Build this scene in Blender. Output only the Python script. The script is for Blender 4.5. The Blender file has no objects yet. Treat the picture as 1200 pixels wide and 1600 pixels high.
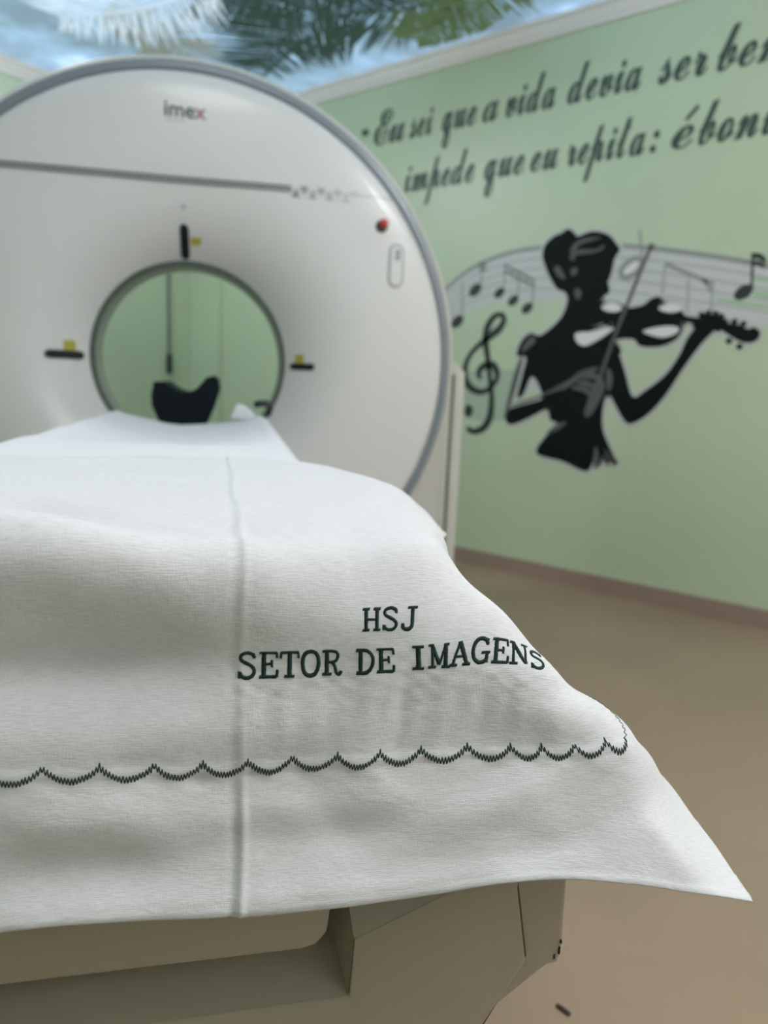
import bpy, bmesh, math, random
import numpy as np
from mathutils import Vector, Matrix
from mathutils.geometry import tessellate_polygon

CAM = [[0.978237, -0.202822, 0.04377], [-0.006116, 0.18267, 0.983155], [-0.207401, -0.962026, 0.177454]]
FPX = 1121.667
PHI = 39.3517
NU = [-0.75, -0.62, -0.48, -0.32, -0.16, 0, 0.08, 0.15, 0.2, 0.25, 0.3, 0.365, 0.43]
NV = [0, 0.065, 0.13, 0.165, 0.19, 0.235, 0.275, 0.31, 0.36, 0.5, 0.67, 0.83, 0.93]
NET = [[[-0.5, 0.755, 0.458], [-0.49, 0.615, 0.518], [-0.45, 0.49, 0.578], [-0.315, 0.475, 0.578], [-0.1474, 0.455, 0.6142], [0.0051, 0.45, 0.6106], [0.072, 0.447, 0.6114], [0.1461, 0.443, 0.6171], [0.1964, 0.435, 0.6258], [0.2431, 0.428, 0.6285], [0.2877, 0.42, 0.6259], [0.3332, 0.412, 0.6194], [0.3803, 0.405, 0.6113]], [[-0.5, 0.76, 0.518], [-0.49, 0.62, 0.578], [-0.45, 0.495, 0.638], [-0.315, 0.48, 0.638], [-0.1482, 0.466, 0.664], [0.0053, 0.464, 0.6597], [0.0748, 0.462, 0.6604], [0.1456, 0.459, 0.6608], [0.1979, 0.453, 0.6647], [0.2437, 0.447, 0.665], [0.2862, 0.443, 0.6637], [0.3274, 0.447, 0.6557], [0.3866, 0.475, 0.6265]], [[-0.5, 0.765, 0.58], [-0.49, 0.625, 0.64], [-0.45, 0.5, 0.7], [-0.315, 0.485, 0.7], [-0.1478, 0.473, 0.7151], [0.005, 0.475, 0.7101], [0.0781, 0.474, 0.7114], [0.1459, 0.471, 0.7124], [0.1999, 0.468, 0.7129], [0.2483, 0.464, 0.7123], [0.2986, 0.465, 0.7133], [0.3435, 0.51, 0.684], [0.3884, 0.58, 0.6334]], [[-0.5, 0.767, 0.613], [-0.49, 0.627, 0.673], [-0.45, 0.502, 0.733], [-0.315, 0.487, 0.733], [-0.1469, 0.475, 0.7475], [0.0056, 0.475, 0.7459], [0.0799, 0.475, 0.7456], [0.1464, 0.473, 0.7469], [0.1954, 0.47, 0.7477], [0.2382, 0.468, 0.7463], [0.2851, 0.49, 0.7362], [0.3246, 0.55, 0.6919], [0.3668, 0.63, 0.629]], [[-0.5, 0.77, 0.637], [-0.49, 0.63, 0.697], [-0.45, 0.505, 0.757], [-0.315, 0.49, 0.757], [-0.1464, 0.477, 0.7692], [0.0058, 0.477, 0.7724], [0.0801, 0.477, 0.7734], [0.1459, 0.475, 0.7739], [0.1949, 0.474, 0.7743], [0.2424, 0.482, 0.7653], [0.268, 0.52, 0.738], [0.245, 0.6, 0.705], [0.24, 0.68, 0.68]], [[-0.5, 0.775, 0.68], [-0.49, 0.635, 0.74], [-0.45, 0.51, 0.8], [-0.315, 0.495, 0.8], [-0.1484, 0.484, 0.8112], [0.0064, 0.484, 0.8173], [0.0797, 0.484, 0.8183], [0.1462, 0.487, 0.8182], [0.1996, 0.5, 0.8138], [0.233, 0.53, 0.775], [0.218, 0.58, 0.745], [0.215, 0.65, 0.71], [0.215, 0.72, 0.685]], [[-0.5, 0.785, 0.725], [-0.49, 0.645, 0.785], [-0.45, 0.52, 0.845], [-0.315, 0.505, 0.845], [-0.1528, 0.5, 0.8554], [0.0072, 0.503, 0.8553], [0.083, 0.505, 0.8562], [0.1539, 0.513, 0.8549], [0.181, 0.535, 0.828], [0.192, 0.575, 0.79], [0.196, 0.61, 0.75], [0.2, 0.68, 0.71], [0.2, 0.75, 0.69]], [[-0.5, 0.81, 0.743], [-0.49, 0.67, 0.803], [-0.45, 0.545, 0.863], [-0.315, 0.53, 0.863], [-0.16, 0.535, 0.864], [0.003, 0.535, 0.864], [0.083, 0.535, 0.864], [0.15, 0.545, 0.861], [0.18, 0.575, 0.838], [0.197, 0.6, 0.8], [0.205, 0.63, 0.76], [0.207, 0.7, 0.72], [0.205, 0.78, 0.7]], [[-0.5, 0.86, 0.746], [-0.49, 0.72, 0.806], [-0.45, 0.595, 0.866], [-0.315, 0.58, 0.866], [-0.16, 0.585, 0.867], [0.003, 0.585, 0.867], [0.083, 0.585, 0.867], [0.153, 0.59, 0.864], [0.186, 0.61, 0.845], [0.205, 0.64, 0.81], [0.212, 0.67, 0.77], [0.213, 0.73, 0.73], [0.212, 0.8, 0.715]], [[-0.5, 1.0, 0.746], [-0.49, 0.86, 0.806], [-0.45, 0.735, 0.866], [-0.315, 0.72, 0.866], [-0.16, 0.73, 0.867], [0.0, 0.73, 0.867], [0.08, 0.73, 0.867], [0.153, 0.73, 0.865], [0.192, 0.735, 0.853], [0.213, 0.75, 0.825], [0.222, 0.76, 0.79], [0.228, 0.79, 0.76], [0.232, 0.83, 0.75]], [[-0.5, 1.16, 0.744], [-0.49, 1.02, 0.804], [-0.45, 0.895, 0.864], [-0.315, 0.88, 0.864], [-0.16, 0.9, 0.865], [-0.003, 0.9, 0.865], [0.075, 0.895, 0.865], [0.145, 0.875, 0.863], [0.185, 0.855, 0.858], [0.213, 0.84, 0.842], [0.235, 0.835, 0.815], [0.25, 0.84, 0.795], [0.26, 0.85, 0.785]], [[-0.5, 1.32, 0.742], [-0.49, 1.18, 0.802], [-0.45, 1.055, 0.862], [-0.315, 1.04, 0.862], [-0.16, 1.06, 0.862], [-0.006, 1.055, 0.863], [0.068, 1.05, 0.863], [0.125, 0.99, 0.862], [0.172, 0.91, 0.858], [0.208, 0.88, 0.845], [0.238, 0.868, 0.823], [0.256, 0.866, 0.805], [0.27, 0.868, 0.792]], [[-0.5, 1.425, 0.732], [-0.49, 1.285, 0.792], [-0.45, 1.16, 0.852], [-0.315, 1.145, 0.852], [-0.16, 1.165, 0.853], [-0.008, 1.16, 0.855], [0.06, 1.155, 0.855], [0.11, 1.07, 0.855], [0.165, 0.94, 0.853], [0.205, 0.9, 0.842], [0.24, 0.885, 0.82], [0.258, 0.88, 0.803], [0.274, 0.882, 0.788]]]
BODY = [[1.6708, 1.7333], [1.6362, 1.7507], [1.6013, 1.7298], [1.5826, 1.7129], [1.5211, 1.7277], [1.4655, 1.7202], [1.4203, 1.699], [1.3902, 1.6657], [1.3673, 1.6356], [1.3882, 1.5951], [1.3943, 1.5507], [1.4012, 1.5136], [1.4097, 1.4914], [1.3972, 1.448], [1.4197, 1.4299], [1.4461, 1.3926], [1.429, 1.3601], [1.3971, 1.3146], [1.4769, 1.2835], [1.5299, 1.2447], [1.4678, 1.192], [1.3587, 1.2054], [1.3291, 1.1798], [1.348, 1.1022], [1.3578, 0.9976], [1.3717, 0.931], [1.3746, 0.8644], [1.3637, 0.7983], [1.3307, 0.7339], [1.2799, 0.6421], [1.3125, 0.6643], [1.3218, 0.6336], [1.3508, 0.6713], [1.363, 0.6252], [1.3906, 0.6742], [1.4253, 0.5909], [1.5588, 0.6269], [1.7033, 0.6525], [1.6729, 0.7325], [1.6061, 0.808], [1.6466, 0.8332], [1.6631, 0.8952], [1.7048, 0.963], [1.7415, 1.0245], [1.7741, 1.0375], [1.8093, 0.9485], [1.8424, 0.9385], [1.823, 1.0502], [1.8099, 1.1376], [1.8637, 1.1481], [1.8427, 1.2211], [1.7938, 1.2597], [1.7384, 1.2484], [1.6671, 1.2992], [1.6245, 1.3518], [1.6073, 1.4173], [1.6254, 1.4548], [1.6683, 1.4724], [1.7107, 1.5273], [1.7413, 1.582], [1.7614, 1.6362], [1.751, 1.6881], [1.7066, 1.7235]]
FOREARM = [[1.9029, 0.8164], [1.8935, 0.8637], [1.8333, 0.8902], [1.7094, 0.9278], [1.606, 0.9672], [1.5342, 0.9907], [1.4455, 0.9674], [1.3908, 0.9831], [1.4415, 0.9275], [1.5316, 0.9636], [1.6165, 0.9185], [1.7639, 0.8327], [1.8657, 0.7897]]
ARM = [[1.3587, 1.2054], [1.3284, 1.1734], [1.285, 1.0779], [1.2374, 0.9663], [1.1783, 0.9983], [1.0977, 1.0702], [1.0462, 1.1574], [1.0237, 1.2241], [0.9989, 1.266], [0.9737, 1.3013], [0.9414, 1.3219], [0.9228, 1.3098], [0.8841, 1.3173], [0.8734, 1.2939], [0.9061, 1.2651], [0.9568, 1.2062], [1.0166, 1.1091], [1.0873, 0.977], [1.1595, 0.8844], [1.2318, 0.8382], [1.2683, 0.8554], [1.3157, 0.9208], [1.3564, 0.9845], [1.3837, 1.0492]]
VIOLIN = [[1.4452, 1.3836], [1.4192, 1.3981], [1.3791, 1.4031], [1.3376, 1.3892], [1.2962, 1.3717], [1.2327, 1.3822], [1.2036, 1.4058], [1.1734, 1.4169], [1.1475, 1.4063], [1.1594, 1.38], [1.1089, 1.3905], [1.0586, 1.3722], [1.0446, 1.3336], [0.9817, 1.3204], [0.9234, 1.3145], [0.8761, 1.2974], [0.8197, 1.2896], [0.7739, 1.2707], [0.7533, 1.2773], [0.7273, 1.2566], [0.7321, 1.2271], [0.7613, 1.2123], [0.8058, 1.2204], [0.8655, 1.2554], [0.9201, 1.2864], [0.9901, 1.2921], [1.0506, 1.3026], [1.0424, 1.2724], [1.0663, 1.2278], [1.1244, 1.1985], [1.1867, 1.1933], [1.2324, 1.2006], [1.2601, 1.2283], [1.3274, 1.2284], [1.3861, 1.2079], [1.4817, 1.1893], [1.543, 1.2023], [1.5686, 1.2422], [1.5626, 1.2845], [1.5171, 1.2604], [1.4345, 1.2779], [1.3679, 1.295], [1.4185, 1.324]]
LIGHTS = [[[1.5484, 1.258], [1.4751, 1.2653], [1.4072, 1.2801], [1.3598, 1.2822], [1.3843, 1.2568], [1.436, 1.2234], [1.4966, 1.1972], [1.5417, 1.2183]], [[1.431, 1.3793], [1.3854, 1.3996], [1.3396, 1.383], [1.3323, 1.3639], [1.3632, 1.3534], [1.4044, 1.3595]], [[1.16, 1.363], [1.1325, 1.3828], [1.0939, 1.3864], [1.0583, 1.3698], [1.0588, 1.3531], [1.1099, 1.3447]], [[1.2201, 1.2656], [1.1586, 1.2822], [1.0972, 1.2863], [1.0597, 1.2762], [1.0715, 1.2521], [1.126, 1.2353], [1.1863, 1.2479]]]
GREYS = [[[1.6154, 1.6388], [1.6004, 1.6761], [1.5461, 1.6997], [1.4631, 1.6964], [1.5168, 1.6846], [1.5715, 1.6713], [1.5901, 1.6434]], [[1.6165, 1.6196], [1.5692, 1.6482], [1.4852, 1.6444], [1.4463, 1.6639], [1.4574, 1.6399], [1.5112, 1.6287], [1.5813, 1.6261], [1.5932, 1.6012]], [[1.6925, 1.5724], [1.6711, 1.5803], [1.643, 1.5473], [1.6284, 1.5165], [1.6584, 1.5246], [1.6811, 1.5455]], [[1.6034, 1.558], [1.5828, 1.5684], [1.5673, 1.5559], [1.5794, 1.5334], [1.598, 1.5318]], [[1.5768, 1.4619], [1.559, 1.4702], [1.5389, 1.4539], [1.5468, 1.4178], [1.5648, 1.4263]], [[1.9009, 0.872], [1.8348, 0.9073], [1.7116, 0.9529], [1.6239, 0.9981], [1.5534, 1.0387], [1.513, 1.0721], [1.4373, 1.0978], [1.4153, 1.0877], [1.4831, 1.0595], [1.5204, 1.029], [1.5782, 0.9889], [1.6367, 0.9728], [1.756, 0.9227], [1.8498, 0.8921]], [[1.511, 1.0507], [1.456, 1.0736], [1.4152, 1.0588], [1.3983, 1.029], [1.4143, 1.0219], [1.4388, 1.0422], [1.4953, 1.0378]], [[1.5202, 1.0263], [1.466, 1.0307], [1.4272, 1.0108], [1.4047, 0.9825], [1.4208, 0.9752], [1.4515, 0.9993], [1.5145, 1.013]], [[1.5355, 1.0041], [1.4773, 1.0009], [1.444, 0.9809], [1.4266, 0.9483], [1.4435, 0.9475], [1.4747, 0.9742], [1.5415, 0.9904]], [[1.3975, 1.0488], [1.3756, 0.9969], [1.3994, 0.9296], [1.4327, 0.8675], [1.4636, 0.8615], [1.4415, 0.9275], [1.4159, 0.982]], [[1.3739, 1.0887], [1.3542, 1.0826], [1.3413, 1.0374], [1.3523, 0.9847], [1.37, 1.0234]], [[1.9139, 0.8274], [1.8714, 1.0488], [1.8458, 1.1272], [1.8258, 1.1373], [1.8427, 1.0354], [1.8756, 0.9052], [1.8927, 0.8535]], [[1.8376, 1.1624], [1.8211, 1.2114], [1.7816, 1.2459], [1.7636, 1.2183], [1.8028, 1.1836]], [[1.6601, 0.7618], [1.6064, 0.8108], [1.5552, 0.8254], [1.6035, 0.7802]], [[1.3976, 0.7008], [1.3842, 0.7088], [1.369, 0.6286], [1.393, 0.6124]], [[1.3487, 0.7053], [1.3308, 0.6935], [1.3013, 0.6493], [1.315, 0.6478]]]
PALE = [[1.7737, 1.0333], [1.7113, 0.9837], [1.8027, 0.946]]
BOW = [[1.22, 1.6484], [1.2612, 1.5281], [1.2999, 1.4067], [1.3397, 1.2819], [1.3696, 1.1796], [1.4016, 1.0618], [1.4371, 0.9545], [1.4575, 0.8727]]
PEGS = [[0.8321, 1.3013], [0.796, 1.2915], [0.8445, 1.2204], [0.7997, 1.1972], [0.9714, 1.332], [0.9433, 1.3384], [0.9122, 1.3353], [0.8882, 1.3231], [0.7497, 1.2488], [1.2225, 1.6367]]
BANDTOP = [[2.3661, 1.4732], [2.2963, 1.5261], [2.2108, 1.5794], [2.0938, 1.6289], [1.9321, 1.6645], [1.777, 1.6743], [1.6, 1.6723], [1.3782, 1.6524], [1.1964, 1.6251], [1.0129, 1.5882], [0.8629, 1.555], [0.6781, 1.509], [0.5253, 1.4703]]
BANDBOT = [[2.3514, 1.2637], [2.281, 1.3153], [2.1946, 1.365], [2.0759, 1.4051], [1.9113, 1.4209], [1.7539, 1.4197], [1.575, 1.4136], [1.3509, 1.3896], [1.1678, 1.3656], [0.9834, 1.3346], [0.833, 1.3082], [0.6482, 1.2738], [0.4955, 1.245]]
STRIPES = [[[0.9202, 1.4029], [0.8208, 1.3879], [0.6588, 1.357], [0.6567, 1.3404], [0.818, 1.3651], [0.9149, 1.3865]], [[0.7719, 1.4278], [0.6651, 1.4068], [0.6609, 1.3736], [0.7684, 1.3996]], [[0.7707, 1.4868], [0.6728, 1.4673], [0.6704, 1.4487], [0.7767, 1.4671]]]
BAND2 = [[2.1892, 1.055], [2.0493, 1.0703], [1.8657, 1.0774], [1.8764, 0.8181], [2.0272, 0.7933], [2.1615, 0.8071]]
NOTES = [[[2.2454, 1.325], [2.2275, 1.5184], [2.2148, 1.3245]], [[2.1425, 1.4859], [2.1105, 1.6258], [2.113, 1.4847]], [[0.8119, 1.4216], [0.7959, 1.5794], [0.7838, 1.4204]]]
FLAGS = [[[2.131, 1.6257], [2.0824, 1.6142], [2.0849, 1.6031], [2.1301, 1.6144]], [[2.1255, 1.6], [2.0804, 1.5889], [2.083, 1.5792], [2.1246, 1.5887]], [[0.7959, 1.5794], [0.7638, 1.5748], [0.7389, 1.5511], [0.7409, 1.5337], [0.7716, 1.5533], [0.7932, 1.557]], [[0.7921, 1.5481], [0.7631, 1.544], [0.7419, 1.525], [0.7455, 1.512], [0.7684, 1.5277], [0.7899, 1.5302]]]
TRIPLET = [[[1.9935, 1.4657], [1.9721, 1.6031]], [[1.9084, 1.425], [1.8849, 1.561]], [[1.8252, 1.3839], [1.7966, 1.5184]]]
HALF = [[1.3046, 1.549], [1.284, 1.7161]]
BIGBEAM = [[[1.1518, 1.3895], [1.152, 1.5577]], [[1.0329, 1.3357], [1.0431, 1.4864]], [[0.932, 1.31], [0.9385, 1.4614]]]
CLEF = [[2.1388, 0.7552], [2.0959, 0.736], [2.0328, 0.763], [1.998, 0.8273], [1.9967, 0.9296], [2.0159, 1.0302], [2.0366, 1.1305], [2.0576, 1.2239], [2.05, 1.2969], [2.0128, 1.3475], [1.9711, 1.3544], [1.9552, 1.3282], [1.9769, 1.2861], [2.0207, 1.2537], [2.0692, 1.2206], [2.137, 1.1631], [2.1728, 1.0944], [2.1687, 1.0187], [2.1262, 0.9685], [2.0559, 0.9528], [1.9953, 0.9891], [1.9701, 1.045], [1.9999, 1.0944], [2.0511, 1.0934], [2.0884, 1.0587], [2.0734, 1.0217]]
CLEFDOT = [2.1358, 0.8466]
WORDS = [["\"", [2.9866, 2.4056], [2.9377, 2.4044]], ["Eu", [2.8944, 2.3182], [2.6617, 2.3153]], ["sei", [2.635, 2.3177], [2.4743, 2.3176]], ["que", [2.4192, 2.3117], [2.1982, 2.3122]], ["a", [2.1674, 2.313], [2.0731, 2.3149]], ["vida", [2.0289, 2.3161], [1.75, 2.321]], ["devia", [1.6977, 2.3253], [1.3317, 2.3248]], ["ser", [1.2698, 2.3253], [1.0578, 2.3368]], ["bem", [1.0271, 2.3352], [0.7212, 2.3478]], ["impede", [2.6535, 2.035], [2.1763, 2.0318]], ["que", [2.1336, 2.0326], [1.8968, 2.0411]], ["eu", [1.8678, 2.0342], [1.717, 2.0401]], ["repita", [1.671, 2.0452], [1.2847, 2.0496]], [":", [1.2789, 2.0488], [1.2281, 2.049]], ["e'", [1.1833, 2.0447], [1.0919, 2.0487]], ["bonita", [1.0701, 2.0427], [0.5965, 2.0634]]]
FR = [[[2.92, 2.019], [2.935, 2.314], [2.828, 2.54], [2.779, 2.747], [2.814, 3.056], [2.948, 3.409]], [[2.143, 3.689], [2.308, 3.58], [2.484, 3.589], [2.67, 3.619]], [[2.903, 1.694], [3.074, 1.981], [3.176, 2.259], [3.208, 2.478]], [[2.256, 2.916], [2.223, 3.26], [2.134, 3.555], [2.006, 3.805]], [[2.588, 2.331], [2.534, 2.672], [2.439, 2.915], [2.31, 3.13]], [[2.888, 2.943], [2.971, 3.224], [3.128, 3.615], [3.288, 3.922]]]
CABLE = [[3.1675, 1.6653], [3.1611, 1.0967], [3.1598, 0.9777], [3.0312, 0.9413], [3.0277, 0.7137]]
COL = [[4.2418, 1.6777], [3.3873, 1.6955]]
STRAP = [[0.043, 2.3, 0.868], [0.082, 2.3, 0.895], [0.121, 2.3, 0.897]]
SPECK = [0.525, 0.904, 0.0]
HOLDER = [[-0.2488, 0.9497], [-0.2171, 0.952], [-0.1944, 0.9346], [-0.1736, 0.9232], [-0.1505, 0.918], [-0.1293, 0.925], [-0.1117, 0.936], [-0.0837, 0.9701], [-0.0614, 0.9773], [-0.0481, 0.9666], [-0.0419, 0.9327], [-0.0612, 0.8695], [-0.0837, 0.8164], [-0.2286, 0.8119], [-0.2557, 0.8729], [-0.2572, 0.9076]]
d_WALL = 3.395
dc_WALL = 4.586
H_MOULD = 2.632
TXT_U0 = -0.0015
TXT_V0 = 0.1895
TXT_ADV = 0.0159
TXT_W = 0.0144
TXT_H = 0.0178
TXT_VE = 0.0
HSJ_U0 = 0.0935
HSJ_V0 = 0.2215
HSJ_ADV = 0.015
HSJ_W = 0.013
HSJ_H = 0.0152
SCALLOPS = [-0.31, -0.275, -0.24, -0.205, -0.171, -0.134, -0.097, -0.06, -0.0255, 0.0077, 0.042, 0.077, 0.11, 0.1416, 0.175, 0.206, 0.231, 0.257, 0.281, 0.3005]

# ------------------------------------------------------------------ camera, light, exposure
scene = bpy.context.scene
COL_ = scene.collection
RZ = -math.radians(PHI)                      # the scanner stands at an angle to the room
CR, SR = math.cos(RZ), math.sin(RZ)
def W(x, y, z=0.0):                          # scanner axis frame -> room frame
    return Vector((x*CR - y*SR, x*SR + y*CR, z))
cam = bpy.data.cameras.new('camera')
cam.sensor_fit = 'VERTICAL'; cam.sensor_height = 36.0
cam.lens = FPX/1600.0*36.0
cam.clip_start = 0.02
cam.dof.use_dof = True
cam.dof.focus_distance = 0.56
cam.dof.aperture_fstop = 4.4
co = bpy.data.objects.new('camera', cam); COL_.objects.link(co)
R3 = Matrix.Rotation(RZ, 3, 'Z') @ Matrix(CAM).transposed()
co.matrix_world = Matrix.Translation((0, 0, .98)) @ R3.to_4x4()
scene.camera = co

wd = bpy.data.worlds.new('world'); scene.world = wd; wd.use_nodes = True
wd.node_tree.nodes['Background'].inputs[0].default_value = (.75, .85, 1, 1)
wd.node_tree.nodes['Background'].inputs[1].default_value = .15
scene.view_settings.view_transform = 'Standard'
scene.view_settings.look = 'None'
scene.view_settings.gamma = 1
scene.view_settings.use_curve_mapping = False
scene.view_settings.exposure = 0.42
EXTRA_LIGHTS = [  # added fill panels out of view: x, y (room frame), size, power, colour, label
    (1.52, 3.05, .6, 6, (.92, .94, 1.0), 'square LED ceiling panel just left of the printed sky'),
    (0.35, 0.60, .6, 5, (.94, .95, 1.0), 'square LED ceiling panel above the foot of the table'),
    (1.20, -1.10, .6, 16, (.985, .985, .985), 'square LED ceiling panel behind the camera, farthest from the gantry'),
]
GLOBES = [  # added globes out of view that brighten the upper walls and moulding
    (1.00, 3.80, 28, (.94, .97, 1.0), 'white globe ceiling lamp close to the back wall'),
    (2.20, 0.40, 5, (.96, .97, 1.0), 'white globe ceiling lamp nearest the violinist wall'),
    (0.90, -1.05, 20, (.985, .985, .985), 'white globe ceiling lamp behind the camera'),
]
MURAL_STRENGTH = 2.5  # glow also raised to brighten the upper wall and moulding

# ------------------------------------------------------------------ materials
def mat(name, rgb, rough=.5, metal=0, bump=0, bscale=60, var=0, vscale=4, coat=0, emit=None, estr=0, coord='Object', spec=.5):
    m = bpy.data.materials.new(name); m.use_nodes = True
    nt = m.node_tree; b = nt.nodes['Principled BSDF']
    b.inputs['Base Color'].default_value = (*rgb, 1)
    b.inputs['Roughness'].default_value = rough
    b.inputs['Metallic'].default_value = metal
    b.inputs['Coat Weight'].default_value = coat
    b.inputs['Specular IOR Level'].default_value = spec
    tc = nt.nodes.new('ShaderNodeTexCoord')
    if var:
        n = nt.nodes.new('ShaderNodeTexNoise'); n.inputs['Scale'].default_value = vscale; n.inputs['Detail'].default_value = 4
        nt.links.new(tc.outputs[coord], n.inputs['Vector'])
        r = nt.nodes.new('ShaderNodeValToRGB')
        r.color_ramp.elements[0].position = .3; r.color_ramp.elements[1].position = .7
        r.color_ramp.elements[0].color = (*[max(0, c*(1-var)) for c in rgb], 1)
        r.color_ramp.elements[1].color = (*[min(1, c*(1+var)) for c in rgb], 1)
        nt.links.new(n.outputs['Fac'], r.inputs['Fac']); nt.links.new(r.outputs['Color'], b.inputs['Base Color'])
    if bump:
        n = nt.nodes.new('ShaderNodeTexNoise'); n.inputs['Scale'].default_value = bscale; n.inputs['Detail'].default_value = 3
        nt.links.new(tc.outputs[coord], n.inputs['Vector'])
        bp = nt.nodes.new('ShaderNodeBump'); bp.inputs['Strength'].default_value = bump; bp.inputs['Distance'].default_value = .002
        nt.links.new(n.outputs['Fac'], bp.inputs['Height']); nt.links.new(bp.outputs['Normal'], b.inputs['Normal'])
    if emit:
        b.inputs['Emission Color'].default_value = (*emit, 1); b.inputs['Emission Strength'].default_value = estr
    return m

def linen(name, rgb, weave=1.0):
    m = mat(name, rgb, rough=.62, spec=.25)
    nt = m.node_tree; b = nt.nodes['Principled BSDF']
    b.inputs['Sheen Weight'].default_value = .06
    tc = [n for n in nt.nodes if n.type == 'TEX_COORD'][0]
    def nz(sx, sy, det, rough=.6):
        mp = nt.nodes.new('ShaderNodeMapping'); mp.inputs['Scale'].default_value = (sx, sy, 1)
        nt.links.new(tc.outputs['UV'], mp.inputs['Vector'])
        n = nt.nodes.new('ShaderNodeTexNoise'); n.inputs['Scale'].default_value = 1; n.inputs['Detail'].default_value = det
        n.inputs['Roughness'].default_value = rough
        nt.links.new(mp.outputs['Vector'], n.inputs['Vector']); return n
    a = nz(90, 1300, 2); c = nz(900, 160, 2); d = nz(35, 60, 3)
    mx = nt.nodes.new('ShaderNodeMath'); mx.operation = 'MULTIPLY_ADD'; mx.inputs[1].default_value = .45
    nt.links.new(c.outputs['Fac'], mx.inputs[0]); nt.links.new(a.outputs['Fac'], mx.inputs[2])
    bp = nt.nodes.new('ShaderNodeBump'); bp.inputs['Strength'].default_value = .55*weave; bp.inputs['Distance'].default_value = .0006
    nt.links.new(mx.outputs[0], bp.inputs['Height'])
    bp2 = nt.nodes.new('ShaderNodeBump'); bp2.inputs['Strength'].default_value = .35; bp2.inputs['Distance'].default_value = .003
    nt.links.new(d.outputs['Fac'], bp2.inputs['Height']); nt.links.new(bp.outputs['Normal'], bp2.inputs['Normal'])
    nt.links.new(bp2.outputs['Normal'], b.inputs['Normal'])
    r = nt.nodes.new('ShaderNodeValToRGB'); r.color_ramp.elements[0].position = .3; r.color_ramp.elements[1].position = .62
    r.color_ramp.elements[0].color = (*[c_*.86 for c_ in rgb], 1); r.color_ramp.elements[1].color = (*rgb, 1)
    nt.links.new(a.outputs['Fac'], r.inputs['Fac']); nt.links.new(r.outputs['Color'], b.inputs['Base Color'])
    return m

M = {}
M['linen'] = linen('white_linen', (.775, .785, .80))
M['linen2'] = linen('plain_white_cotton', (.82, .84, .87), .5)
M['thread'] = mat('dark_green_thread', (.012, .055, .045), .45, bump=.4, bscale=2500)
M['gantry'] = mat('white_scanner_plastic', (.82, .825, .81), .28, bump=.02, bscale=40, coat=.15)
M['shell'] = mat('cream_scanner_shell', (.70, .69, .63), .38)
M['groove'] = mat('blue_grey_ring', (.27, .31, .345), .3, metal=.2)
M['darkgrey'] = mat('dark_grey_trim', (.10, .11, .105), .5)
M['seam'] = mat('grey_seam', (.17, .20, .19), .45)
M['seamlight'] = mat('light_seam', (.50, .52, .52), .45)
M['gasket'] = mat('grey_green_gasket', (.10, .13, .11), .4)
M['throat'] = mat('clear_bore_lining', (.42, .45, .42), .35)
M['black'] = mat('black_plastic', (.008, .012, .016), .35)
M['navy'] = mat('dark_navy_vinyl', (.003, .008, .012), .6, spec=.15)
M['yellow'] = mat('yellow_warning_label', (.50, .45, .06), .5)
M['red'] = mat('red_button_plastic', (.62, .04, .04), .35)
M['logo'] = mat('dark_logo_ink', (.06, .065, .07), .5)
M['logo_red'] = mat('red_logo_ink', (.34, .15, .13), .5)
M['table'] = mat('beige_table_housing', (.44, .395, .30), .42, bump=.05, bscale=300)
M['gap'] = mat('dark_panel_gap', (.10, .095, .075), .6)
M['wall'] = mat('pale_green_wall_paint', (.55, .665, .47), .38, bump=.05, bscale=25, var=.03, vscale=1.5)
M['wallw'] = mat('pale_green_side_paint', (.48, .58, .45), .5)
M['trim'] = mat('off_white_moulding', (.86, .82, .79), .42)
M['floor'] = mat('beige_vinyl_floor', (.355, .265, .185), .38, bump=.06, bscale=90, var=.06, vscale=3)
M['base'] = mat('brown_baseboard', (.34, .25, .20), .5)
M['ceil'] = mat('white_ceiling_paint', (.8, .8, .8), .6)
M['vinyl'] = mat('black_decal_vinyl', (.005, .008, .008), .6, spec=.15)
M['grey'] = mat('grey_decal_print', (.12, .125, .125), .6, spec=.2)
M['note'] = mat('dark_note_print', (.025, .035, .032), .5)
M['halo'] = mat('pale_decal_outline', (.56, .60, .56), .5)
M['halolt'] = mat('pale_grey_print', (.78, .78, .77), .5)
M['band'] = mat('silver_grey_staff_print', (.60, .62, .61), .45)
M['bandline'] = mat('grey_staff_line', (.40, .425, .42), .5)
M['bandedge'] = mat('darker_staff_line', (.30, .32, .31), .5)
M['band2'] = mat('grey_green_print', (.42, .52, .41), .5)
M['stripe'] = mat('green_gap_print', (.40, .56, .38), .5)
M['script'] = mat('dark_green_lettering', (.05, .085, .068), .5)
M['wood'] = mat('dark_speck', (.06, .05, .04), .8)
M['cable'] = mat('grey_cable', (.16, .20, .17), .5)
M['lamp'] = mat('led_diffuser', (.9, .9, .9), .5, emit=(.95, .98, 1), estr=3)
M['alu'] = mat('white_aluminium', (.8, .8, .8), .35)

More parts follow.
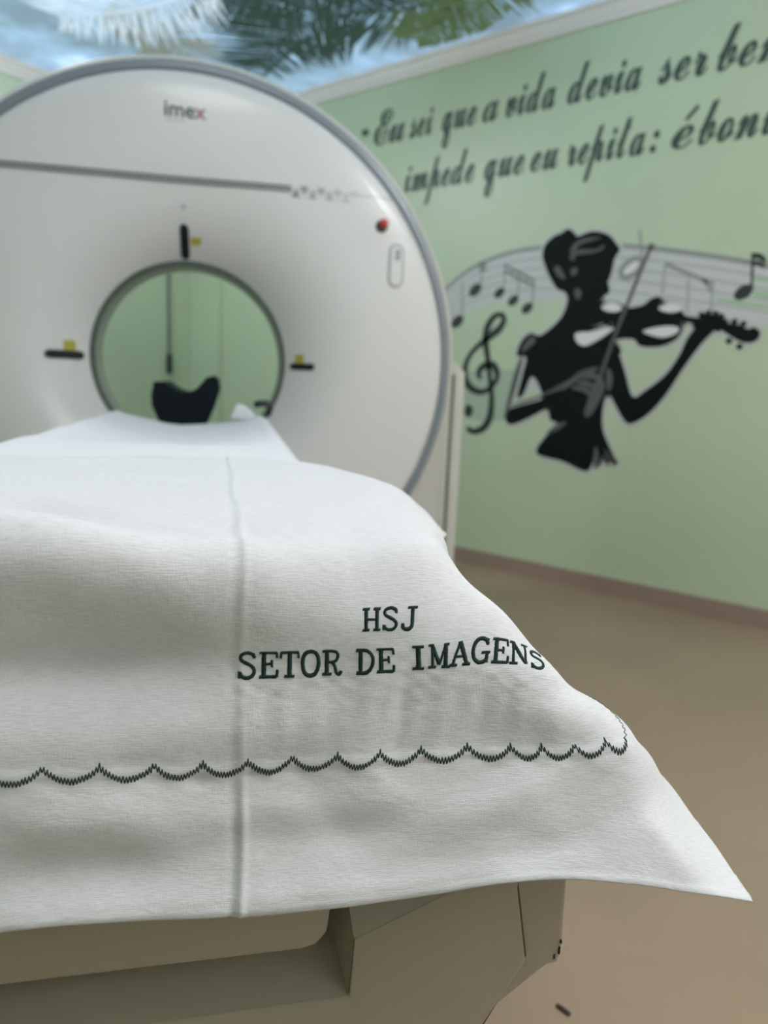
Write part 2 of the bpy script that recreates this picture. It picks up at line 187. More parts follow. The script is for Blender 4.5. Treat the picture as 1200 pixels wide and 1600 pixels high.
def mural_material():
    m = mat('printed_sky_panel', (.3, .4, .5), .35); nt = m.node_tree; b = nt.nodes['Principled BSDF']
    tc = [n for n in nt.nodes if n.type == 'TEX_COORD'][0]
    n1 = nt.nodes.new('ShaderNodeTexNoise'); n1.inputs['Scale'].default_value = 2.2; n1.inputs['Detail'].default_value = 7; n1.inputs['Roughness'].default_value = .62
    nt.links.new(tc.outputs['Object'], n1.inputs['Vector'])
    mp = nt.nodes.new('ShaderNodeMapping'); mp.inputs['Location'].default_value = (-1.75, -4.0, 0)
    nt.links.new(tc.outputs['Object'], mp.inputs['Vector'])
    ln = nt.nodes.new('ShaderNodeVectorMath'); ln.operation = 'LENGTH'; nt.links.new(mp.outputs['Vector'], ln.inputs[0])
    mr = nt.nodes.new('ShaderNodeMapRange'); mr.inputs['From Min'].default_value = .2; mr.inputs['From Max'].default_value = 1.25  # radial falloff paints a bright glare into the sky colour
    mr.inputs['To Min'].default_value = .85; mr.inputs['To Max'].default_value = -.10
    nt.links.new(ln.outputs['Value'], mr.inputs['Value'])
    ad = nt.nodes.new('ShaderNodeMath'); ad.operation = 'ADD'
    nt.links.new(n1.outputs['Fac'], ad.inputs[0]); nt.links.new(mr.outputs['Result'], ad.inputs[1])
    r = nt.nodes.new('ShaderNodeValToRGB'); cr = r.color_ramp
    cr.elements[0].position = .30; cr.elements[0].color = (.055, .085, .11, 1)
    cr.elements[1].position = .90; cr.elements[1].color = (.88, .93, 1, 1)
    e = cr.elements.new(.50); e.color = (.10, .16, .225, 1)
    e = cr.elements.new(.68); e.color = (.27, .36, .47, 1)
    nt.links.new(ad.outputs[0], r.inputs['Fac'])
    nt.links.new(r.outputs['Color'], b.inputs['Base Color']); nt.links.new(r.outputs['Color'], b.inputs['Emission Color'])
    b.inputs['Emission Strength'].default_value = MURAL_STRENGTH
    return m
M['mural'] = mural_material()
def frond_mat(name, c, s=.5):
    return mat(name, c, .5, emit=c, estr=s)
M['frond_dark'] = frond_mat('dark_green_frond_print', (.018, .042, .036))
M['frond_yel'] = frond_mat('yellow_green_frond_print', (.075, .12, .05))
M['frond_pale'] = frond_mat('pale_frond_print', (.40, .48, .56), .9)
M['frond_beige'] = frond_mat('beige_frond_print', (.22, .25, .23), .5)

# ------------------------------------------------------------------ helpers
class Frame:
    """a place things are built at: verts are given in the scanner frame, stored relative to O"""
    def __init__(s, O, rz=RZ, room=False):
        s.O = Vector(O); s.rz = 0 if room else rz; s.room = room
    def loc(s): return s.O.copy() if s.room else W(*s.O)
ROOM = Frame((0, 0, 0), room=True)

def mesh(name, verts, faces, m, fr, parent=None, smooth=True, bevel=0, segs=2, sharp=35, uv=None):
    me = bpy.data.meshes.new(name)
    O = fr.O
    me.from_pydata([(v[0]-O.x, v[1]-O.y, v[2]-O.z) for v in verts], [], [tuple(f) for f in faces])
    me.validate()
    bm = bmesh.new(); bm.from_mesh(me)
    if uv is None:
        bmesh.ops.recalc_face_normals(bm, faces=bm.faces)
    if bevel:
        bmesh.ops.remove_doubles(bm, verts=bm.verts, dist=1e-5)
        ed = [e for e in bm.edges if len(e.link_faces) == 2 and e.calc_face_angle(0) > math.radians(28)]
        bmesh.ops.bevel(bm, geom=ed, offset=bevel, segments=segs, profile=.5, affect='EDGES', clamp_overlap=True)
    bm.to_mesh(me); bm.free()
    if uv is not None:
        l = me.uv_layers.new(name='UVMap')
        idx = np.empty(len(me.loops), dtype=np.int32); me.loops.foreach_get('vertex_index', idx)
        l.data.foreach_set('uv', np.asarray(uv, dtype=np.float32)[idx].ravel())
    if smooth:
        me.polygons.foreach_set('use_smooth', [True]*len(me.polygons))
        me.set_sharp_from_angle(angle=math.radians(sharp))
    ms = m if isinstance(m, (list, tuple)) else [m]
    for q in ms: me.materials.append(M[q])
    o = bpy.data.objects.new(name, me); COL_.objects.link(o)
    if parent is None:
        o.location = fr.loc(); o.rotation_euler = (0, 0, fr.rz)
    else:
        o.parent = parent
    return o

def tag(o, label=None, cat=None, group=None, kind=None):
    if label: o['label'] = label
    if cat: o['category'] = cat
    if group: o['group'] = group
    if kind: o['kind'] = kind
    return o

def empty(name, fr, label, cat, group=None):
    o = bpy.data.objects.new(name, None); COL_.objects.link(o)
    o.location = fr.loc(); o.rotation_euler = (0, 0, fr.rz)
    return tag(o, label, cat, group)

def join(*parts):
    V, F = [], []
    for v, f in parts:
        b = len(V); V += list(v); F += [tuple(i+b for i in q) for q in f]
    return V, F

def box(x0, x1, y0, y1, z0, z1):
    v = [(x, y, z) for x in (x0, x1) for y in (y0, y1) for z in (z0, z1)]
    return v, [(0, 1, 3, 2), (4, 6, 7, 5), (0, 4, 5, 1), (2, 3, 7, 6), (0, 2, 6, 4), (1, 5, 7, 3)]

def prism(poly, y0, y1):                     # polygon in x,z extruded along y
    n = len(poly)
    v = [(x, y0, z) for x, z in poly]+[(x, y1, z) for x, z in poly]
    tr = tessellate_polygon([[Vector((x, z, 0)) for x, z in poly]])
    f = [tuple(t) for t in tr]+[tuple(i+n for i in t[::-1]) for t in tr]
    f += [(i, (i+1) % n, (i+1) % n+n, i+n) for i in range(n)]
    return v, f

def prism_n(poly, y0, y1):                   # same with n-gon caps (for bevelling)
    n = len(poly)
    v = [(x, y0, z) for x, z in poly]+[(x, y1, z) for x, z in poly]
    f = [tuple(range(n)), tuple(range(2*n-1, n-1, -1))]
    f += [(i, (i+1) % n, (i+1) % n+n, i+n) for i in range(n)]
    return v, f

def lathe(profile, cx, cz, n=128):           # profile (r, y) swept around the bore axis
    V, F = [], []
    for r, y in profile:
        for k in range(n):
            a = 2*math.pi*k/n; V.append((cx+r*math.cos(a), y, cz+r*math.sin(a)))
    for j in range(len(profile)-1):
        for k in range(n):
            k2 = (k+1) % n; F.append((j*n+k, j*n+k2, (j+1)*n+k2, (j+1)*n+k))
    return V, F

def tube(pts, r, n=8, caps=True):
    pts = [Vector(p) for p in pts]; V, F = [], []
    for i, p in enumerate(pts):
        d = (pts[min(i+1, len(pts)-1)]-pts[max(i-1, 0)]).normalized()
        a = d.cross(Vector((0, 0, 1)) if abs(d.z) < .9 else Vector((1, 0, 0))).normalized(); b = d.cross(a)
        for k in range(n):
            t = 2*math.pi*k/n; V.append(tuple(p+a*math.cos(t)*r+b*math.sin(t)*r))
    for i in range(len(pts)-1):
        for k in range(n):
            k2 = (k+1) % n; F.append((i*n+k, i*n+k2, (i+1)*n+k2, (i+1)*n+k))
    if caps:
        F.append(tuple(range(n))); F.append(tuple(range(len(pts)*n-1, (len(pts)-1)*n-1, -1)))
    return V, F

def catmull(pts, k=6, closed=False):
    P = [np.array(p, float) for p in pts]; n = len(P); out = []
    rng = range(n if closed else n-1)
    for i in rng:
        if closed: a, b, c, d = P[(i-1) % n], P[i], P[(i+1) % n], P[(i+2) % n]
        else: a, b, c, d = P[max(i-1, 0)], P[i], P[i+1], P[min(i+2, n-1)]
        for j in range(k):
            t = j/k
            out.append(.5*((2*b)+(-a+c)*t+(2*a-5*b+4*c-d)*t*t+(-a+3*b-3*c+d)*t**3))
    if not closed: out.append(P[-1])
    return out

# ------------------------------------------------------------------ the room
def structure(name, v, f, m, **k):
    return tag(mesh(name, v, f, m, ROOM, smooth=k.pop('smooth', False), **k), kind='structure')
XR, YB, XL, YF, ZC = d_WALL, dc_WALL, -2.1, -1.7, 2.72
structure('floor', *box(XL-.1, XR+.1, YF-.1, YB+.1, -.1, 0), 'floor')
structure('ceiling', *box(XL-.1, XR+.1, YF-.1, YB+.1, ZC, ZC+.1), 'ceil')
structure('wall_right', *box(XR, XR+.1, YF-.1, YB+.1, 0, ZC), 'wall')
structure('wall_back', *box(XL-.1, XR, YB, YB+.1, 0, ZC), 'wall')
structure('wall_left', *box(XL-.1, XL, YF-.1, YB, 0, ZC), 'wallw')
structure('wall_front', *box(XL, XR, YF-.1, YF, 0, ZC), 'ceil')
structure('trim_1', *box(XR-.035, XR, 4.25, YB, .08, H_MOULD), 'wall')     # shallow pilaster by the corner
prof = [(0, H_MOULD), (.012, H_MOULD), (.014, H_MOULD+.018), (.020, H_MOULD+.024), (.034, H_MOULD+.060), (.045, H_MOULD+.066), (.045, ZC), (0, ZC)]
n = len(prof)
v = [(XR-a, YF, z) for a, z in prof]+[(XR-a, YB-a, z) for a, z in prof]
structure('trim_2', v, [(i, (i+1) % n, (i+1) % n+n, i+n) for i in range(n)], 'trim')
v = [(XL, YB-a, z) for a, z in prof]+[(XR-a, YB-a, z) for a, z in prof]
structure('trim_3', v, [(i, (i+1) % n, (i+1) % n+n, i+n) for i in range(n)], 'trim')
structure('baseboard_right', *box(XR-.012, XR, YF, YB, 0, .08), 'base')
structure('baseboard_back', *box(XL, XR-.012, YB-.012, YB, 0, .08), 'base')

# printed sky panel on the ceiling
mf = Frame((0, 0, 0), room=True)
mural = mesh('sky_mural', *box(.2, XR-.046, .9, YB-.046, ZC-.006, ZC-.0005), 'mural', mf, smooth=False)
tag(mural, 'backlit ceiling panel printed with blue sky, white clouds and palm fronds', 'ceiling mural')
random.seed(4)
def frond(pts, m, L, w, z, both=(1, -1), n=60, droop=.5):
    c = catmull(pts, 14); N = len(c); V, F = [], []
    v_, f_ = [], []
    for i in range(N-1):                    # rachis ribbon
        d = (c[i+1]-c[i]); d /= np.linalg.norm(d)+1e-9; q = np.array([-d[1], d[0]])*.012*(1-.7*i/N)
        b = len(V); e = c[i+1]
        V += [(*(c[i]-q), z), (*(c[i]+q), z), (*(e+q), z), (*(e-q), z)]; F.append((b, b+1, b+2, b+3))
    for k in range(n):
        t = k/n*(N-2); i = int(t); p = c[i]+(c[i+1]-c[i])*(t-i); d = c[i+1]-c[i]; d /= np.linalg.norm(d)+1e-9
        for s in both:
            q = np.array([-d[1], d[0]])*s
            ll = L*(.55+.6*math.sin(math.pi*min(1, .12+k/n*.9)))*random.uniform(.8, 1.1)
            dr = q*random.uniform(.75, 1)+d*random.uniform(.35, .75); dr /= np.linalg.norm(dr)
            nn = np.array([-dr[1], dr[0]]); ww = w*random.uniform(.6, 1.1)
            bend = np.array([-droop*.12*ll, -droop*.05*ll])
            zz = z-random.uniform(0, .002)
            b = len(V)
            p1 = p+dr*ll*.45+bend*.3; p2 = p+dr*ll+bend
            V += [(*(p-nn*ww*.4), zz), (*(p+nn*ww*.4), zz), (*(p1+nn*ww), zz), (*(p1-nn*ww), zz), (*p2, zz)]
            F += [(b, b+1, b+2, b+3), (b+3, b+2, b+4)]
    def ok(f): return all(.22 < V[i][0] < XR-.05 and .92 < V[i][1] < YB-.05 for i in f)
    F = [f for f in F if ok(f)]
    o = mesh('printed_palm_frond', V, F, m, mf, parent=mural, smooth=False)
    return o
frond(FR[0], 'frond_dark', .52, .011, ZC-.0075, n=120)['label'] = 'dark green printed frond with a long curved rib'
frond(FR[2], 'frond_yel', .34, .010, ZC-.0105, n=80)['label'] = 'yellow-green printed frond at the right'
frond(FR[4], 'frond_dark', .42, .008, ZC-.0135, n=90)['label'] = 'dark green printed frond near the frame top'
frond(FR[5], 'frond_dark', .34, .010, ZC-.0165, n=70, both=(1,))['label'] = 'dark hanging leaflets beside the gantry top'
frond(FR[1], 'frond_beige', .34, .007, ZC-.0195, n=80)['label'] = 'beige printed frond over the clouds'
frond(FR[3], 'frond_pale', .42, .006, ZC-.0225, n=90)['label'] = 'pale printed frond over the bright clouds'

for i, (x, y, s, pw, c, lab) in enumerate(EXTRA_LIGHTS):
    fr = Frame((x, y, ZC-.02), room=True)
    e = empty('ceiling_light', fr, lab, 'ceiling light', 'LED panels in the ceiling')
    h = s/2
    mesh('frame', *join(box(x-h-.02, x+h+.02, y-h-.02, y-h, ZC-.03, ZC-.0065), box(x-h-.02, x+h+.02, y+h, y+h+.02, ZC-.03, ZC-.0065),
         box(x-h-.02, x-h, y-h, y+h, ZC-.03, ZC-.0065), box(x+h, x+h+.02, y-h, y+h, ZC-.03, ZC-.0065)), 'alu', fr, e, smooth=False)
    mesh('diffuser', *box(x-h, x+h, y-h, y+h, ZC-.022, ZC-.012), 'lamp', fr, e, smooth=False)
    ld = bpy.data.lights.new('panel_light', 'AREA'); ld.shape = 'SQUARE'; ld.size = s; ld.energy = pw; ld.color = c
    lo = bpy.data.objects.new('panel_light', ld); COL_.objects.link(lo); lo.parent = e; lo.location = (0, 0, -.015)

for x, y, pw, c, lab in GLOBES:
    fr = Frame((x, y, ZC-.15), room=True)
    e = empty('globe_lamp', fr, lab, 'ceiling light', 'globe lamps under the ceiling')
    V, F = [], []
    for j in range(13):
        for k in range(24):
            a, b = math.pi*j/12, 2*math.pi*k/24
            V.append((x+.10*math.sin(a)*math.cos(b), y+.10*math.sin(a)*math.sin(b), ZC-.15+.10*math.cos(a)))
    for j in range(12):
        for k in range(24): F.append((j*24+k, j*24+(k+1) % 24, (j+1)*24+(k+1) % 24, (j+1)*24+k))
    nm = 'lit_globe_glass_%d' % round(pw*10); M[nm] = mat(nm, (.9, .9, .9), .5, emit=c, estr=pw/(4*math.pi**2*.01))
    mesh('globe', V, F, nm, fr, e)
    mesh('fixture_base', *tube([(x, y, ZC-.008), (x, y, ZC-.06)], .06, 24), 'alu', fr, e)

# ------------------------------------------------------------------ gantry
AX, AZ, YG = -.151, 1.031, 2.60
gf = Frame((AX, YG+.35, 0))
gantry = empty('scanner_gantry', gf, 'large white round CT scanner gantry with a circular bore behind the table', 'medical scanner')
NA = 192
def outline(R, hw, zb, n=NA):
    pts = []
    for k in range(n):
        a = 2*math.pi*k/n; c, s = math.cos(a), math.sin(a)
        if s >= 0: r = R
        else:
            r = min((hw/abs(c)) if abs(c) > 1e-6 else 9, ((AZ-zb)/abs(s)))
        # corner between circle and straight side blends by taking the bigger of circle and box within limits
        pts.append((r*c, r*s))
    return pts
def shell(outl, prof, inner_r, y_in):
    """prof: list of (inset, y) from front inner edge outward to the back; ring shape with a round hole"""
    V, F = [], []; n = len(outl)
    def ring(f):
        b = len(V)
        for k in range(n):
            V.append(f(k))
        return b
    def circ(r, y): return lambda k: (AX+r*math.cos(2*math.pi*k/n), y, AZ+r*math.sin(2*math.pi*k/n))
    def off(ins, y):
        def g(k):
            x, z = outl[k]; l = math.hypot(x, z); return (AX+x*(l-ins)/l, y, AZ+z*(l-ins)/l)
        return g
    bs = [ring(circ(inner_r, y_in[1])), ring(circ(inner_r, y_in[0]))]+[ring(off(i, y)) for i, y in prof]
    bs.append(bs[0])
    for a, b in zip(bs[:-1], bs[1:]):
        for k in range(n):
            k2 = (k+1) % n; F.append((a+k, a+k2, b+k2, b+k))
    return V, F
ol = outline(.957, .957, .03)
mesh('front_shell', *shell(ol, [(.045, YG+.018), (.020, YG+.004), (.008, YG+.012), (0, YG+.035), (0, YG+.30), (.02, YG+.31)], .66, (YG+.018, YG+.31)), 'shell', gf, gantry, sharp=50)
ol2 = outline(.945, 1.035, .03)
side = []
for k, (x, z) in enumerate(ol2):
    a = 2*math.pi*k/NA; s = math.sin(a); c = math.cos(a)
    if 0 <= s < .10: r = .945+(.09)*(1-s/.10)**1.5; x, z = r*c, r*s
    side.append((x, z))
mesh('rear_shell', *shell(side, [(.03, YG+.10), (.006, YG+.105), (0, YG+.125), (0, YG+.66), (.05, YG+.70)], .66, (YG+.32, YG+.70)), 'shell', gf, gantry, sharp=50)
for sx in (-1, 1):
    x0 = AX+sx*.962; x1 = AX+sx*.986
    mesh('side_groove', *box(min(x0, x1), max(x0, x1), YG+.085, YG+.14, .04, AZ-.01), 'darkgrey', gf, gantry, bevel=.004)  # dark strip stands in for the shade in the gap between shells
# face cover with the flared bore mouth
prof = [(.905, YG+.03), (.905, YG+.012), (.902, YG+.004), (.893, YG-.003), (.878, YG-.007), (.85, YG-.009), (.75, YG-.010), (.66, YG-.008)]
for k in range(1, 19):
    t = k/18; r = .66-(.66-.338)*t; prof.append((r, YG-.008+.150*t**2.3))
mesh('face_cover', *lathe(prof, AX, AZ), 'gantry', gf, gantry, sharp=60)
mesh('ring_groove', *lathe([(.906, YG+.02), (.906, YG+.006), (.912, YG+.003), (.928, YG+.003), (.934, YG+.006), (.934, YG+.02)], AX, AZ), 'groove', gf, gantry, sharp=60)
mesh('bore_ring', *lathe([(.341, YG+.137), (.336, YG+.131), (.330, YG+.131), (.326, YG+.137), (.326, YG+.165), (.341, YG+.165), (.341, YG+.137)], AX, AZ), 'gasket', gf, gantry, sharp=60)
mesh('bore_lining', *lathe([(.327, YG+.16), (.325, YG+.30), (.33, YG+.31), (.40, YG+.52), (.55, YG+.66), (.70, YG+.701)], AX, AZ), 'throat', gf, gantry, sharp=60)

def yface(r):
    pr = prof[::-1]
    for (r0, y0), (r1, y1) in zip(pr[:-1], pr[1:]):
        if r0 <= r <= r1: return y0+(y1-y0)*(r-r0)/(r1-r0)
    return YG
def on_face(x, z, lift=.0):
    return (x, yface(math.hypot(x-AX, z-AZ))-lift, z)
def face_patch(x0, z0, x1, z1, h, lift, nseg=30, th=.0015):
    V, F = [], []
    for i in range(nseg+1):
        t = i/nseg; x = x0+(x1-x0)*t; z = z0+(z1-z0)*t
        for dz, l in ((-h/2, 0), (-h/2, lift), (h/2, lift), (h/2, 0)):
            V.append(on_face(x, z+dz, l))
    for i in range(nseg):
        for k in range(3): F.append((i*4+k, i*4+k+1, i*4+k+5, i*4+k+4))
    F += [(0, 1, 2, 3), (nseg*4+3, nseg*4+2, nseg*4+1, nseg*4)]
    return V, F
zs = lambda x: 1.603+(x+.1)*.012
mesh('cover_seam', *face_patch(-.845, zs(-.845), .19, zs(.19), .021, .002), 'seamlight', gf, gantry)
sm = join(face_patch(-.845, zs(-.845)+.008, .19, zs(.19)+.008, .007, .004), face_patch(-.845, zs(-.845)-.004, .19, zs(.19)-.004, .006, .004))
mesh('seam_line', *sm, 'seam', gf, gantry)
mesh('seam_line', *face_patch(.19, zs(.19)-.002, .545, zs(.545)-.002, .004, .0012), 'seamlight', gf, gantry)
for k in range(8):
    x = .205+k*.0285; up = k % 2 == 0; z = 1.601+(.006 if not up else -.006); g = .30+.055*k
    nm = 'triangle_ink_%d' % k
    M[nm] = mat(nm, (g, g*1.02, g*1.02), .5)
    s = 1 if up else -1
    tri = [(x-.014, z-.012*s), (x+.014, z-.012*s), (x, z+.014*s)]
    V = [on_face(a, b, .0035) for a, b in tri]+[on_face(a, b, 0) for a, b in tri]
    mesh('triangle_mark', V, [(0, 1, 2), (5, 4, 3), (0, 3, 4, 1), (1, 4, 5, 2), (2, 5, 3, 0)], nm, gf, gantry, smooth=False)

def pill(cx, cz, w, h, lift, y, depth, nn=10):
    """rounded bar in the x-z plane"""
    r = min(w, h)/2; pts = []
    hw, hh = w/2-r, h/2-r
    for q, (sx, sz) in enumerate(((1, 1), (-1, 1), (-1, -1), (1, -1))):
        for k in range(nn+1):
            a = math.pi/2*(q+k/nn); pts.append((cx+sx*hw+r*math.cos(a), cz+sz*hh+r*math.sin(a)))
    return prism_n(pts, y-lift, y+depth)
def laser(cx, cz, w, h, lx, lz, lw, lh, lab):
    y = yface(math.hypot(cx-AX, cz-AZ)); 
    # tilt with the funnel: shear y by the local radial slope
    r = math.hypot(cx-AX, cz-AZ); sl = (yface(r+.02)-yface(r-.02))/.04
    ux, uz = (cx-AX)/r, (cz-AZ)/r
    def sh(vf):
        V, F = vf; return [(a, b+sl*((a-cx)*ux+(c-cz)*uz), c) for a, b, c in V], F
    o = mesh('laser_window', *sh(pill(cx, cz, w, h, .006, y, .01)), 'black', gf, gantry, bevel=.0015, segs=1)
    o['label'] = lab
    y2 = y
    mesh('warning_label', *sh(box(lx-lw/2, lx+lw/2, y2-.003, y2+.006, lz-lh/2, lz+lh/2)), 'yellow', gf, gantry, smooth=False)['label'] = 'yellow warning label'
laser(-.560, 1.0265, .108, .028, -.546, 1.058, .034, .034, 'black laser window left of the bore')
laser(.248, 1.0235, .084, .024, .238, 1.051, .030, .030, 'black laser window right of the bore')
laser(-.164, 1.425, .029, .100, -.121, 1.429, .046, .022, 'black upright laser window above the bore')
V, F = lathe([(.0001, -.004), (.006, -.004), (.008, .004)], 0, 0, 16)
mesh('indicator_dot', [(a-.163, b+yface(.50), c+1.528) for a, b, c in V], F, 'seamlight', gf, gantry)
def knob(cx, cz, prof_, m, name, lab=None):
    y = yface(math.hypot(cx-AX, cz-AZ)); V, F = lathe(prof_, 0, 0, 28)
    o = mesh(name, [(a+cx, b+y, c+cz) for a, b, c in V], F, m, gf, gantry, sharp=40)
    if lab: o['label'] = lab
knob(.505, 1.515, [(.021, .003), (.021, -.006), (.017, -.009), (.0001, -.009)], 'darkgrey', 'button_base')
knob(.508, 1.520, [(.010, -.008), (.010, -.020), (.014, -.022), (.015, -.030), (.011, -.035), (.0001, -.036)], 'red', 'emergency_button', 'red emergency stop button')
y = yface(.73)
V, F = pill(.562, 1.386, .056, .150, .004, y, .004)
mesh('intercom_panel', V, F, 'seamlight', gf, gantry, bevel=.002, segs=2)['label'] = 'pale oval intercom panel below the red button'
V, F = pill(.562, 1.386, .040, .132, .0055, y, .003)
mesh('intercom_plate', V, F, 'gantry', gf, gantry, bevel=.001, segs=1)
for dz in (.028, .046):
    V, F = lathe([(.0001, -.002), (.009, -.002), (.010, .003)], 0, 0, 16)
    mesh('speaker_dot', [(a+.566, b+y-.006, c+1.386+dz) for a, b, c in V], F, 'groove', gf, gantry)

# text helpers
def text_mesh(s, bold=0.0):
    c = bpy.data.curves.new('text_curve', 'FONT'); c.body = s; c.resolution_u = 4
    if bold: c.offset = bold
    o = bpy.data.objects.new('text_tmp', c); COL_.objects.link(o)
    dg = bpy.context.evaluated_depsgraph_get(); dg.update()
    me = bpy.data.meshes.new_from_object(o.evaluated_get(dg))
    V = np.array([v.co[:2] for v in me.vertices]); F = [tuple(p.vertices) for p in me.polygons]
    bpy.data.objects.remove(o); bpy.data.curves.remove(c); bpy.data.meshes.remove(me)
    return V, F
def thick(V2, F, f, t0, t1):
    """planar faces -> slab; f(x, y, lift) gives the 3-D point"""
    n = len(V2)
    V = [f(x, y, t1) for x, y in V2]+[f(x, y, t0) for x, y in V2]
    cnt = {}
    for q in F:
        for a, b in zip(q, q[1:]+q[:1]): cnt[(a, b)] = 1
    G = list(F)+[tuple(i+n for i in q[::-1]) for q in F]
    for (a, b) in cnt:
        if (b, a) not in cnt: G.append((a, b, b+n, a+n))
    return V, G
lx0, lx1, lz0 = -.219, -.089, 1.792
V2, F = text_mesh('imex', .012)
w = V2[:, 0].max()-V2[:, 0].min(); sc = (lx1-lx0)/w; V2 = (V2-[V2[:, 0].min(), 0])*sc
xs = V2[:, 0]; cut = lx1-lx0-.0345
fi = [q for q in F if max(xs[list(q)]) < cut+.002 or min(xs[list(q)]) < cut-.012]; fx = [q for q in F if q not in fi]
tilt = lambda x, y, l: on_face(lx0+x, lz0+y*1.0-.0*x, l)
mesh('logo_lettering', *thick(V2, fi, tilt, 0, .0015), 'logo', gf, gantry, smooth=False)
mesh('logo_lettering', *thick(V2, fx, tilt, 0, .0015), 'logo_red', gf, gantry, smooth=False)['label'] = 'reddish last letter'
parts = []
for k in range(9):
    x = lx0+.004+k*.0066
    parts.append(box(x, x+.0045, yface(.75)-.001, yface(.75)+.002, lz0-.014, lz0-.009))
mesh('logo_small_print', *join(*parts), 'seamlight', gf, gantry, smooth=False)

# ------------------------------------------------------------------ scanner table
tf = Frame((-.14, .95, 0))
table = empty('scanner_table', tf, 'beige scanner patient table with faceted end cover under the white sheets', 'medical table')
mx = lambda pts: pts+[(-.28-x, z) for x, z in pts[::-1]]
low = mx([(.094, .489), (.288, .489), (.288, .497), (.219, .437), (.12, .345), (.10, .30)])
low = [(.288, .495), (.219, .437), (.12, .345), (.09, .30)]
low = [(.286, .488)]+low[1:]; lowp = low+[(-.28-x, z) for x, z in low[::-1]]
parts = [prism_n(lowp, .506, 1.25)]
for s in (0, 1):
    ck = [(.100, .480), (.286, .480), (.288, .497), (.284, .66), (.150, .66), (.150, .60), (.100, .56)]
    if s: ck = [(-.28-x, z) for x, z in ck[::-1]]
    parts.append(prism_n(ck, .506, 1.25))
mesh('base_housing', *join(*parts), 'table', tf, table, bevel=.006, segs=3)
fp = [(.096, .486), (.098, .540), (.163, .568), (.238, .600), (.236, .569), (.249, .497), (.213, .438), (.13, .362)]
fpl = [(-.28-x, z) for x, z in fp[::-1]]
full = [(.096, .486)]+fp[1:]+[(-.28-.13, .362)]+[q for q in fpl[1:]]
gx = lambda p: (p[0]+.003*np.sign(p[0]+.14), p[1]-.009*(p[1] < .49)) if abs(p[0]+.14) > .25 else p
mesh('panel_gap', *prism([gx(q) for q in full], .5035, .512), 'gap', tf, table, smooth=False)
mesh('front_panel', *prism_n(full, .496, .515), 'table', tf, table, bevel=.003, segs=2)
for s in (0, 1):
    f = (lambda x: x) if not s else (lambda x: -.28-x)
    A, B, Bx, Cc, Dd = (f(.098), .4965, .540), (f(.163), .4965, .568), (f(.245), .4965, .603), (f(.089), .535, .605), (f(.245), .535, .675)
    E_, G_, H_ = (f(.095), .497, .487), (f(.080), .60, .535), (f(.080), .60, .605)
    Z_ = (f(.25), .60, .55)
    V = [A, B, Bx, Cc, Dd, E_, G_, H_, Z_]
    mesh('cheek_facet', V, [(0, 2, 4, 3), (5, 0, 3, 7, 6), (2, 8, 4), (3, 4, 8, 7)], 'table', tf, table, smooth=False)
# the notch floor sloping up under the table top
V = [(.097, .498, .487), (-.377, .498, .487), (-.377, .62, .548), (.097, .62, .548), (.097, .62, .47), (-.377, .62, .47), (.097, .51, .47), (-.377, .51, .47)]
mesh('notch_floor', V, [(0, 1, 2, 3), (3, 2, 5, 4), (0, 3, 4, 6), (1, 7, 5, 2), (0, 6, 7, 1), (4, 5, 7, 6)], 'table', tf, table, smooth=False)
beam = [(.079, .620), (.079, .565), (.077, .545), (.068, .534), (.055, .5315), (-.335, .5315), (-.348, .534), (-.357, .545), (-.359, .565), (-.359, .620)]
mesh('tabletop_end', *prism_n(beam, .500, 1.30), 'table', tf, table, bevel=.004, segs=3)
mesh('foot_platform', *join(prism_n([(.145, .845), (.155, .82), (.150, .665), (-.43, .665), (-.435, .82), (-.425, .845)], .545, 1.14)), 'table', tf, table, bevel=.012, segs=3)
mesh('pedestal', *join(prism_n([(.06, .34), (.09, .0), (-.37, .0), (-.34, .34)], .62, 1.9), box(-.34, .06, 1.24, 2.2, .45, .80)), 'table', tf, table, bevel=.01)
# cradle: long concave board running into the bore
CX, HW = -.133, .228
def cz_(x, y):
    t = min(1, max(0, (y-1.24)/.28)); dip = .038*t*t*(3-2*t)
    return .858-dip*(1-((x-CX)/HW)**2)
V, F = [], []; nx, ny = 24, 30
for layer in (0, 1):
    for j in range(ny+1):
        y = 1.10+(2.47-1.10)*j/ny
        for i in range(nx+1):
            x = CX-HW+2*HW*i/nx; V.append((x, y, cz_(x, y)-.006-(.035 if layer else 0)))
N1 = (nx+1)*(ny+1)
for j in range(ny):
    for i in range(nx):
        a = j*(nx+1)+i; F += [(a, a+1, a+nx+2, a+nx+1), (a+N1+nx+1, a+N1+nx+2, a+N1+1, a+N1)]
for i in range(nx):
    F += [(i+1, i, i+N1, i+1+N1)]; a = ny*(nx+1)+i; F += [(a, a+1, a+1+N1, a+N1)]
for j in range(ny):
    a = j*(nx+1); F += [(a, a+nx+1, a+nx+1+N1, a+N1)]; a += nx; F += [(a+nx+1, a, a+N1, a+nx+1+N1)]
mesh('cradle', V, F, 'shell', tf, table)
for dx, z, l in ((.2848, .504, .003), (.2838, .4955, .007), (.2795, .490, .004)):
    mesh('scuff_mark', *box(dx-.0004, dx+.0010, .5052, .508, z-l/2, z+l/2), 'black', tf, table, smooth=False)

# head holder
hf = Frame((-.15, 2.45, .82))
V, F = prism([tuple(q) for q in HOLDER], 2.45, 2.74)
hh = mesh('head_holder', V, F, 'navy', hf, bevel=0, sharp=40)
tag(hh, 'dark curved head holder cradle standing inside the scanner bore', 'head rest')

